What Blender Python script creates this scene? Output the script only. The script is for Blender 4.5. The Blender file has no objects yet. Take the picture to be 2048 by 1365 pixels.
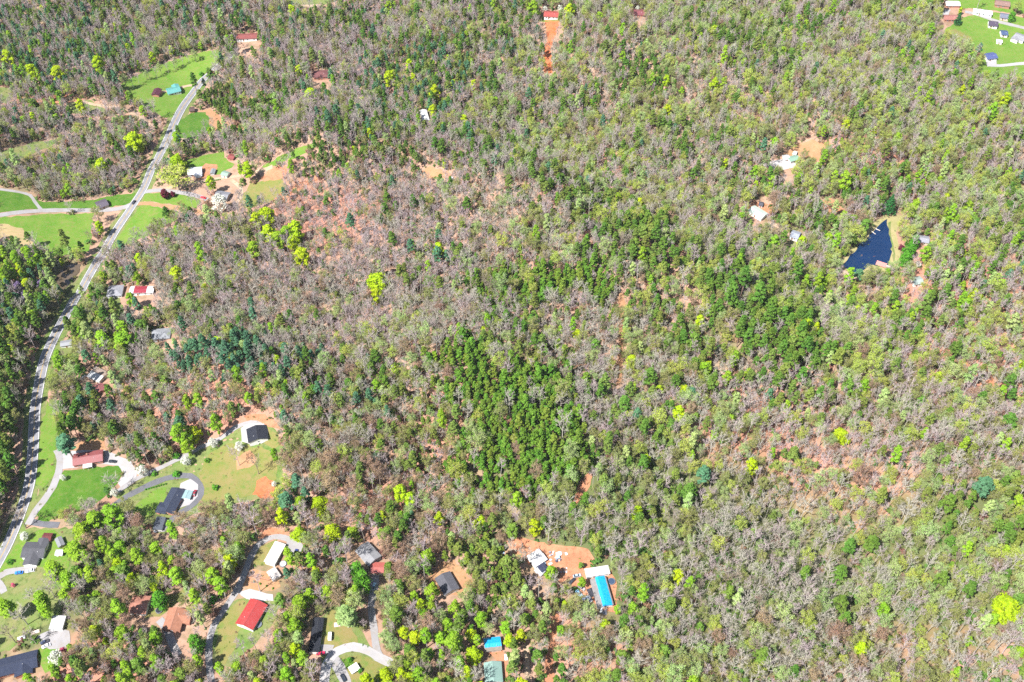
import bpy, bmesh, math, random
import numpy as np
from mathutils import Vector, geometry as geo
S = bpy.context.scene
COL = S.collection
R = math.radians

# ------------------------------------------------------------------ camera, sky, sun, exposure
F_PX, PITCH, HCAM = 2100.0, 48.3, 530.0            # focal length in photo pixels (2048 wide), degrees down, metres up
cam_d = bpy.data.cameras.new('camera'); cam = bpy.data.objects.new('camera', cam_d); COL.objects.link(cam)
cam.location = (0, 0, HCAM); cam.rotation_euler = (R(90-PITCH), 0, 0)
cam_d.sensor_width = 36.0; cam_d.lens = 36.0*F_PX/2048.0
cam_d.clip_start = 1.0; cam_d.clip_end = 30000.0
S.camera = cam
SUN_EL, SHADOW_AZ = 54.0, 40.0                      # shadows fall 40 degrees from +x towards +y
W = bpy.data.worlds.new('World'); S.world = W; W.use_nodes = True
wn = W.node_tree.nodes; bg = wn['Background']
sky = wn.new('ShaderNodeTexSky'); sky.sky_type = 'NISHITA'; sky.sun_disc = False
sky.sun_elevation = R(SUN_EL); sky.sun_rotation = R(180+50)
W.node_tree.links.new(sky.outputs[0], bg.inputs[0]); bg.inputs[1].default_value = 0.08
sun_d = bpy.data.lights.new('sun', 'SUN'); sun_d.energy = 5.0; sun_d.angle = R(0.5); sun_d.color = (1.0, 0.968, 0.925)
sun = bpy.data.objects.new('sun', sun_d); COL.objects.link(sun)
sd = Vector((math.cos(R(SHADOW_AZ))*math.cos(R(SUN_EL)), math.sin(R(SHADOW_AZ))*math.cos(R(SUN_EL)), -math.sin(R(SUN_EL))))
sun.rotation_euler = sd.to_track_quat('-Z', 'Y').to_euler(); sun.location = (0, 0, 900)
S.view_settings.view_transform = 'Standard'; S.view_settings.look = 'None'; S.view_settings.gamma = 1.0
S.view_settings.exposure = 1.48
HAZE = 0.00002
S.cycles.max_bounces = 6; S.cycles.diffuse_bounces = 3; S.cycles.transmission_bounces = 3; S.cycles.glossy_bounces = 2
S.cycles.use_denoising = False

# ------------------------------------------------------------------ pixels to ground
cp, sp = math.cos(R(PITCH)), math.sin(R(PITCH))
def g0(u, v):
    a, b = (u-1024.0)/F_PX, -(v-682.5)/F_PX; t = -HCAM/(-sp+b*cp); return a*t, (cp+b*sp)*t
RIDGES = [((1000,400),(1660,760),42,15), ((1180,480),(1480,820),30,-8), ((880,760),(1160,960),45,10), ((1560,1050),(1730,1280),28,-9), ((1400,900),(1900,950),45,10), ((600,300),(880,330),36,12), ((1300,120),(1700,260),60,14), ((1480,420),(1700,620),40,-7), ((420,720),(700,900),40,8), ((1820,1000),(2048,1200),45,10), ((200,60),(480,200),50,-6)]
RIDGES = [(g0(*a), g0(*b), w*.9, h*1.45) for a, b, w, h in RIDGES]
def hgt(x, y):
    """height of the terrain, numpy friendly"""
    g = lambda cx, cy, sx, sy, a: a*np.exp(-((x-cx)/sx)**2-((y-cy)/sy)**2)
    z = 3.0*np.sin(x*0.019+1.3)*np.sin(y*0.016+0.4) + 1.6*np.sin(x*0.043+y*0.021) + 1.2*np.sin(y*0.051-x*0.018+2)
    z = z + g(60, 480, 120, 200, 11) + g(330, 300, 110, 160, 9) + g(130, 860, 200, 90, 14) - g(-310, 560, 90, 260, 7) - g(330, 610, 70, 70, 8)
    for (ax, ay), (bx, by), w, a in RIDGES:
        dx, dy = bx-ax, by-ay; t = np.clip(((x-ax)*dx+(y-ay)*dy)/(dx*dx+dy*dy), 0, 1)
        z = z+a*np.exp(-((x-ax-t*dx)**2+(y-ay-t*dy)**2)/w**2)
    far = np.clip((np.hypot(x, y-500)-900)/900, 0, 1)
    return z*(1-far)
FLAT = []                                            # level pads: (x, y, radius, z)
def ht(x, y):
    z = hgt(x, y)
    for (px, py, r, pz) in FLAT:
        d = np.hypot(x-px, y-py); w = np.clip((r*1.35-d)/(r*0.35), 0, 1); w = w*w*(3-2*w)
        z = z*(1-w)+pz*w
    return z
def ray(u, v):
    a, b = (u-1024.0)/F_PX, -(v-682.5)/F_PX
    return (a, cp+b*sp, -sp+b*cp)
def at(u, v, dz=0.0):
    """point of the terrain (lifted by dz) that pixel (u, v) of the photo looks at"""
    d = ray(u, v); z = 0.0
    for _ in range(12):
        t = (z+dz-HCAM)/d[2]; z = float(ht(d[0]*t, d[1]*t))
    return Vector((d[0]*t, d[1]*t, z))
def proj(x, y, z):
    zc = y*cp-(z-HCAM)*sp; up = y*sp+(z-HCAM)*cp
    return 1024+F_PX*x/zc, 682.5-F_PX*up/zc, F_PX/zc
for uv, r in (((1745, 500), 22), ((140, 550), 11)):   # the two ponds lie level
    p = at(*uv); FLAT.append((p.x, p.y, r*1.9, p.z-0.5))

# ------------------------------------------------------------------ materials
def mat(name, col, col2=None, scale=0.3, rough=0.9, col3=None, scale3=2.0, coord='Object', stripes=None, rnd=0.0, transl=0.0, spec=0.2, lo=0.35, hi=0.65, metal=0.0):
    m = bpy.data.materials.new(name); m.use_nodes = True
    n, l = m.node_tree.nodes, m.node_tree.links
    p = n['Principled BSDF']; p.inputs['Roughness'].default_value = rough; p.inputs['Specular IOR Level'].default_value = spec; p.inputs['Metallic'].default_value = metal
    tc = n.new('ShaderNodeTexCoord')
    out = None
    def rgb(c): 
        q = n.new('ShaderNodeRGB'); q.outputs[0].default_value = (*c, 1); return q.outputs[0]
    def noise_mix(a, c, sc, lo, hi, det=6):
        nz = n.new('ShaderNodeTexNoise'); nz.inputs['Scale'].default_value = sc; nz.inputs['Detail'].default_value = det; nz.inputs['Roughness'].default_value = 0.65
        l.new(tc.outputs[coord], nz.inputs['Vector'])
        mr = n.new('ShaderNodeMapRange'); mr.inputs['From Min'].default_value = lo; mr.inputs['From Max'].default_value = hi
        l.new(nz.outputs['Fac'], mr.inputs['Value'])
        mx = n.new('ShaderNodeMix'); mx.data_type = 'RGBA'; l.new(mr.outputs[0], mx.inputs['Factor'])
        l.new(a, mx.inputs['A']); mx.inputs['B'].default_value = (*c, 1)
        return mx.outputs['Result']
    out = rgb(col)
    if col2: out = noise_mix(out, col2, scale, lo, hi)
    if col3: out = noise_mix(out, col3, scale3, 0.5, 0.75)
    if stripes:                                        # (direction 'X'/'Y', period in m, colour of the line, share)
        ax, per, sc_, share = stripes
        sx = n.new('ShaderNodeSeparateXYZ'); l.new(tc.outputs['Object'], sx.inputs[0])
        md = n.new('ShaderNodeMath'); md.operation = 'FRACT'; dv = n.new('ShaderNodeMath'); dv.operation = 'DIVIDE'; dv.inputs[1].default_value = per
        l.new(sx.outputs[ax], dv.inputs[0]); l.new(dv.outputs[0], md.inputs[0])
        lt = n.new('ShaderNodeMath'); lt.operation = 'LESS_THAN'; lt.inputs[1].default_value = share; l.new(md.outputs[0], lt.inputs[0])
        mx = n.new('ShaderNodeMix'); mx.data_type = 'RGBA'; l.new(lt.outputs[0], mx.inputs['Factor']); l.new(out, mx.inputs['A']); mx.inputs['B'].default_value = (*sc_, 1)
        out = mx.outputs['Result']
    if rnd:
        oi = n.new('ShaderNodeObjectInfo'); hs = n.new('ShaderNodeHueSaturation')
        mr = n.new('ShaderNodeMapRange'); mr.inputs['To Min'].default_value = 0.5-0.035*rnd; mr.inputs['To Max'].default_value = 0.5+0.035*rnd
        l.new(oi.outputs['Random'], mr.inputs['Value']); l.new(mr.outputs[0], hs.inputs['Hue'])
        fr = n.new('ShaderNodeMath'); fr.operation = 'MULTIPLY'; fr.inputs[1].default_value = 7.31; l.new(oi.outputs['Random'], fr.inputs[0])
        f2 = n.new('ShaderNodeMath'); f2.operation = 'FRACT'; l.new(fr.outputs[0], f2.inputs[0])
        m2 = n.new('ShaderNodeMapRange'); m2.inputs['To Min'].default_value = 1-0.3*rnd; m2.inputs['To Max'].default_value = 1+0.3*rnd
        l.new(f2.outputs[0], m2.inputs['Value']); l.new(m2.outputs[0], hs.inputs['Value']); l.new(out, hs.inputs['Color']); out = hs.outputs[0]
    l.new(out, p.inputs['Base Color'])
    if transl:
        tr = n.new('ShaderNodeBsdfTranslucent'); l.new(out, tr.inputs['Color'])
        ms = n.new('ShaderNodeMixShader'); ms.inputs[0].default_value = transl
        l.new(p.outputs[0], ms.inputs[1]); l.new(tr.outputs[0], ms.inputs[2]); l.new(ms.outputs[0], n['Material Output'].inputs['Surface'])
    return m
_mc = {}
def flat(col, rough=0.6, **k):
    key = (tuple(round(c, 3) for c in col), rough, tuple(sorted(k.items())))
    if key not in _mc:
        d = tuple(c*0.78 for c in col)
        _mc[key] = mat('paint', col, d, 0.9, rough, **k)
    return _mc[key]

# ------------------------------------------------------------------ objects
def tag(o, label=None, cat=None, group=None, kind=None):
    for k, v in (('label', label), ('category', cat), ('group', group), ('kind', kind)):
        if v: o[k] = v
    return o
def new_mesh(name, v, f, mats=(), fm=None):
    me = bpy.data.meshes.new(name); me.from_pydata(v, [], f)
    for m in mats: me.materials.append(m)
    if fm is not None: me.polygons.foreach_set('material_index', np.asarray(fm, np.int32))
    me.update(); return me
def link(name, me, parent=None):
    o = bpy.data.objects.new(name, me); COL.objects.link(o)
    if parent: o.parent = parent
    return o
def empty(name, loc, rz=0.0):
    o = bpy.data.objects.new(name, None); COL.objects.link(o); o.location = loc; o.rotation_euler = (0, 0, rz); o.empty_display_size = 0.5
    return o
class MB:
    def __init__(s): s.v, s.f = [], []
    def add(s, v, f):
        k = len(s.v); s.v += [tuple(p) for p in v]; s.f += [tuple(i+k for i in q) for q in f]; return s
    def box(s, x0, x1, y0, y1, z0, z1):
        return s.add([(x0,y0,z0),(x1,y0,z0),(x1,y1,z0),(x0,y1,z0),(x0,y0,z1),(x1,y0,z1),(x1,y1,z1),(x0,y1,z1)],
                     [(3,2,1,0),(4,5,6,7),(0,1,5,4),(1,2,6,5),(2,3,7,6),(3,0,4,7)])
    def tube(s, pts, rad, n=6, cap=True):
        k = len(s.v); pts = [Vector(p) for p in pts]
        for i, p in enumerate(pts):
            d = (pts[min(i+1, len(pts)-1)]-pts[max(i-1, 0)]).normalized()
            a = d.orthogonal().normalized(); b = d.cross(a)
            for j in range(n):
                t = 2*math.pi*j/n; s.v.append(tuple(p+(a*math.cos(t)+b*math.sin(t))*rad[i]))
        for i in range(len(pts)-1):
            for j in range(n):
                s.f.append((k+i*n+j, k+i*n+(j+1) % n, k+(i+1)*n+(j+1) % n, k+(i+1)*n+j))
        if cap: s.f += [tuple(k+j for j in reversed(range(n))), tuple(k+(len(pts)-1)*n+j for j in range(n))]
        return s
    def cyl(s, c, axis, r, h, n=16):
        a = Vector(axis).normalized()*h/2; c = Vector(c); return s.tube([c-a, c+a], [r, r], n)
    def build(s, name, m, parent=None):
        return link(name, new_mesh(name, s.v, s.f, (m,)), parent)

# ------------------------------------------------------------------ the setting: terrain, lawns, dirt, roads, water
rng = np.random.default_rng(7); random.seed(7)
def axis(a, b, step, far):
    core = np.arange(a, b+0.1, step); s = [a]; d = step
    lo, hi = [], []
    x, d = a, step
    while x > -far: d *= 1.35; x -= d; lo.append(x)
    x, d = b, step
    while x < far: d *= 1.35; x += d; hi.append(x)
    return np.array(lo[::-1]+list(core)+hi)
gx, gy = axis(-560, 560, 4.0, 9000), axis(170, 1010, 4.0, 9000)
X, Y = np.meshgrid(gx, gy); Z = ht(X, Y)
nx, ny = len(gx), len(gy)
idx = np.arange(nx*ny).reshape(ny, nx)
quads = np.stack([idx[:-1,:-1], idx[:-1,1:], idx[1:,1:], idx[1:,:-1]], -1).reshape(-1, 4)
m_ground = mat('leaf litter', (0.25, 0.145, 0.10), (0.29, 0.19, 0.135), 0.035, 1.0, (0.11, 0.085, 0.04), 0.11)
n_, l_ = m_ground.node_tree.nodes, m_ground.node_tree.links
ground = link('ground', new_mesh('ground', np.stack([X, Y, Z], -1).reshape(-1, 3).tolist(), quads.tolist(), (m_ground,)))
# where the floor is green with low cover, and where it is bare pink clay: (photo u, v, spread u, spread v, amount)
GREEN = [(1480,1170,330,240,1), (1950,1130,180,230,.8), (1230,1010,200,150,.8), (1050,850,190,150,.7), (40,570,150,110,1), (50,1210,130,150,.9), (1650,480,150,110,.5), (600,1180,250,150,.5), (1500,640,160,140,.6), (230,1100,120,90,.5), (100,330,200,90,.5), (1950,300,300,220,.4), (250,60,300,90,.6), (850,240,200,100,.5)]
PINK = [(640,430,130,80,1), (1930,580,190,110,1), (1990,750,150,80,1), (1490,860,140,120,.9), (1720,1000,240,120,.7), (400,800,170,90,.9), (200,1330,130,70,1), (900,800,70,50,.8), (870,900,110,60,.7), (760,1010,120,60,.8), (1760,330,160,90,.9), (1180,340,150,110,.6), (80,200,110,30,.8), (1880,1270,140,70,.8), (1180,1290,120,80,.8), (620,1120,120,60,.6)]
zc_ = np.maximum(Y*cp-(Z-HCAM)*sp, 50); gu, gv = 1024+F_PX*X/zc_, 682.5-F_PX*(Y*sp+(Z-HCAM)*cp)/zc_
blob = lambda L: np.clip(sum(a*np.exp(-((gu-u)/su)**2-((gv-v)/sv)**2) for u, v, su, sv, a in L), 0, 1)
cov = ground.data.attributes.new('cover', 'FLOAT_COLOR', 'POINT')
cov.data.foreach_set('color', np.stack([blob(GREEN), blob(PINK), 0*X, 0*X+1], -1).astype(np.float32).ravel())
an = n_.new('ShaderNodeAttribute'); an.attribute_name = 'cover'; sx_ = n_.new('ShaderNodeSeparateColor'); l_.new(an.outputs['Color'], sx_.inputs[0])
def cover_mix(ch, colr, sc, gain):
    b = n_['Principled BSDF'].inputs['Base Color']; src = b.links[0].from_socket
    tc = n_.new('ShaderNodeTexCoord'); nz = n_.new('ShaderNodeTexNoise'); nz.inputs['Scale'].default_value = sc; nz.inputs['Detail'].default_value = 5; l_.new(tc.outputs['Object'], nz.inputs['Vector'])
    ad = n_.new('ShaderNodeMath'); ad.operation = 'ADD'; l_.new(sx_.outputs[ch], ad.inputs[0]); l_.new(nz.outputs['Fac'], ad.inputs[1])
    mr = n_.new('ShaderNodeMapRange'); mr.inputs['From Min'].default_value = .75; mr.inputs['From Max'].default_value = 1.25; mr.inputs['To Max'].default_value = gain; l_.new(ad.outputs[0], mr.inputs['Value'])
    mx = n_.new('ShaderNodeMix'); mx.data_type = 'RGBA'; l_.new(mr.outputs[0], mx.inputs['Factor']); l_.new(src, mx.inputs['A']); mx.inputs['B'].default_value = (*colr, 1); l_.new(mx.outputs['Result'], b)
cover_mix(1, (.32, .145, .10), .07, .85); cover_mix(0, (.065, .09, .028), .09, .9)
for pl in ground.data.polygons: pl.use_smooth = True
tag(ground, 'reddish leaf litter and clay of the forest floor', None, None, 'structure')

def wob(poly, amp, step=3.0, seed=0):
    r = random.Random(seed); out = []
    n = len(poly)
    for i in range(n):
        a, b = Vector(poly[i]), Vector(poly[(i+1) % n]); k = max(1, int((b-a).length/step))
        for j in range(k):
            p = a+(b-a)*(j/k)
            out.append(p+Vector((r.uniform(-amp, amp), r.uniform(-amp, amp))))
    return out
POLY = {}                                            # ground polygons that trees keep out of
def sheet(name, px, m, lift, label=None, amp=0.9, clear=True, step=5.0, seed=1, poly=None):
    pts = poly if poly else [at(u, v).xy for u, v in px]
    if amp: pts = wob(pts, amp, 3.0, seed+len(px))
    n = len(pts); xs = [p.x for p in pts]; ys = [p.y for p in pts]
    inner = []
    P = np.array([(p.x, p.y) for p in pts])
    gx_ = np.arange(min(xs), max(xs), step); gy_ = np.arange(min(ys), max(ys), step)
    if len(gx_) and len(gy_):
        q = np.stack(np.meshgrid(gx_, gy_), -1).reshape(-1, 2)
        q = q[inside(q, P)]
        inner = [Vector((a, b)) for a, b in q]
    res = geo.delaunay_2d_cdt(pts+inner, [], [list(range(n))], 1, 1e-4)
    v = np.array([(p.x, p.y) for p in res[0]]); z = ht(v[:, 0], v[:, 1])+lift
    me = new_mesh(name, np.column_stack([v, z]).tolist(), [list(f) for f in res[2]], (m,))
    bm = bmesh.new(); bm.from_mesh(me); bmesh.ops.recalc_face_normals(bm, faces=bm.faces)
    up = sum(f.normal.z for f in bm.faces)
    if up < 0: bmesh.ops.reverse_faces(bm, faces=bm.faces)
    bm.to_mesh(me); bm.free()
    o = link(name, me); tag(o, label, None, None, 'structure')
    if clear: POLY.setdefault('clear', []).append(P)
    if m in (m_clay, m_clay2, m_dry, m_rough, m_sand): POLY.setdefault('scrub', []).append(P)
    return o
def inside(q, P):
    x, y = q[:, 0], q[:, 1]; r = np.zeros(len(q), bool); j = len(P)-1
    for i in range(len(P)):
        xi, yi, xj, yj = P[i, 0], P[i, 1], P[j, 0], P[j, 1]
        c = ((yi > y) != (yj > y))
        with np.errstate(divide='ignore', invalid='ignore'):
            r ^= c & (x < (xj-xi)*(y-yi)/(yj-yi)+xi)
        j = i
    return r
LINES = []                                           # centrelines trees keep away from: (N,2) array, half width
def smooth(px, step=4.0):
    p = [at(u, v).xy for u, v in px]; out = []
    for i in range(len(p)-1):
        a, b, c, d = p[max(i-1, 0)], p[i], p[i+1], p[min(i+2, len(p)-1)]
        k = max(2, int((c-b).length/step))
        for j in range(k):
            t = j/k
            out.append(0.5*((2*b)+(c-a)*t+(2*a-5*b+4*c-d)*t*t+(3*b-a-3*c+d)*t**3))
    out.append(p[-1]); return out
def ribbon(pts, off, w, lift, wv=0.0, seed=0):
    r = random.Random(seed); v, f = [], []
    cols = [-1, -0.5, 0, 0.5, 1] if w > 1 else [-1, 1]
    for i, p in enumerate(pts):
        t = (pts[min(i+1, len(pts)-1)]-pts[max(i-1, 0)]).normalized(); nrm = Vector((t.y, -t.x))
        for c in cols:
            q = p+nrm*(off+c*w/2+(r.uniform(-wv, wv) if abs(c) == 1 else 0))
            v.append((q.x, q.y, float(ht(q.x, q.y))+lift))
    n = len(cols)
    for i in range(len(pts)-1):
        for j in range(n-1):
            a = i*n+j; f.append((a, a+1, a+n+1, a+n))
    return v, f
def road(name, px, w, m, lift, label, wv=0.25, margin=1.5, pts=None):
    pts = pts or smooth(px)
    v, f = ribbon(pts, 0, w, lift, wv, len(px))
    me = new_mesh(name, v, f, (m,))
    if sum(p.normal.z for p in me.polygons) < 0: me.flip_normals()
    o = link(name, me); tag(o, label, None, None, 'structure')
    LINES.append((np.array([(p.x, p.y) for p in pts]), w/2+margin)); return o

m_grass = mat('mown grass', (0.065, 0.145, 0.012), (0.105, 0.165, 0.024), 0.09, 1.0, (0.15, 0.135, 0.045), 0.45)
m_lush = mat('lush grass', (0.035, 0.098, 0.006), (0.06, 0.125, 0.012), 0.12, 1.0, (0.10, 0.12, 0.03), 0.4)
m_dry = mat('dry lawn', (0.125, 0.135, 0.032), (0.17, 0.135, 0.052), 0.09, 1.0, (0.07, 0.13, 0.02), 0.3)
m_rough = mat('rough grass', (0.085, 0.14, 0.028), (0.15, 0.14, 0.058), 0.08, 1.0, (0.035, 0.07, 0.012), 0.3)
m_straw = mat('straw field', (0.29, 0.22, 0.11), (0.24, 0.18, 0.09), 0.1, 1.0, (0.17, 0.18, 0.06), 0.3, stripes=('Y', 3.2, (0.26, 0.19, 0.10), 0.3))
m_clay = mat('red clay', (0.28, 0.105, 0.055), (0.32, 0.16, 0.09), 0.12, 1.0, (0.16, 0.075, 0.04), 0.5)
m_clay2 = mat('pale clay', (0.30, 0.17, 0.09), (0.26, 0.13, 0.07), 0.12, 1.0, (0.16, 0.12, 0.05), 0.5)
m_hot = mat('orange clay', (0.35, 0.085, 0.028), (0.31, 0.12, 0.055), 0.12, 1.0, (0.24, 0.06, 0.03), 0.4)
m_gravel = mat('pale gravel', (0.23, 0.222, 0.226), (0.195, 0.185, 0.185), 0.15, 1.0, (0.20, 0.175, 0.15), 0.35)
m_white = mat('white gravel', (0.29, 0.28, 0.285), (0.24, 0.23, 0.23), 0.12, 1.0, (0.26, 0.235, 0.21), 0.3)
m_track = mat('dirt track', (0.33, 0.25, 0.175), (0.28, 0.19, 0.13), 0.12, 1.0, (0.19, 0.16, 0.09), 0.4)
m_asph = mat('worn asphalt', (0.18, 0.178, 0.19), (0.145, 0.143, 0.152), 0.2, 0.9, (0.12, 0.118, 0.124), 0.6)
m_asph2 = mat('dark asphalt', (0.10, 0.10, 0.112), (0.08, 0.08, 0.086), 0.25, 0.9)
m_line = mat('white road paint', (0.60, 0.60, 0.58), (0.42, 0.42, 0.41), 0.8, 0.7)
m_yel = mat('yellow road paint', (0.46, 0.30, 0.06), (0.36, 0.25, 0.08), 0.8, 0.7)
m_sand = mat('sandy bank', (0.26, 0.215, 0.11), (0.20, 0.185, 0.075), 0.1, 1.0, (0.18, 0.18, 0.06), 0.3)

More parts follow.
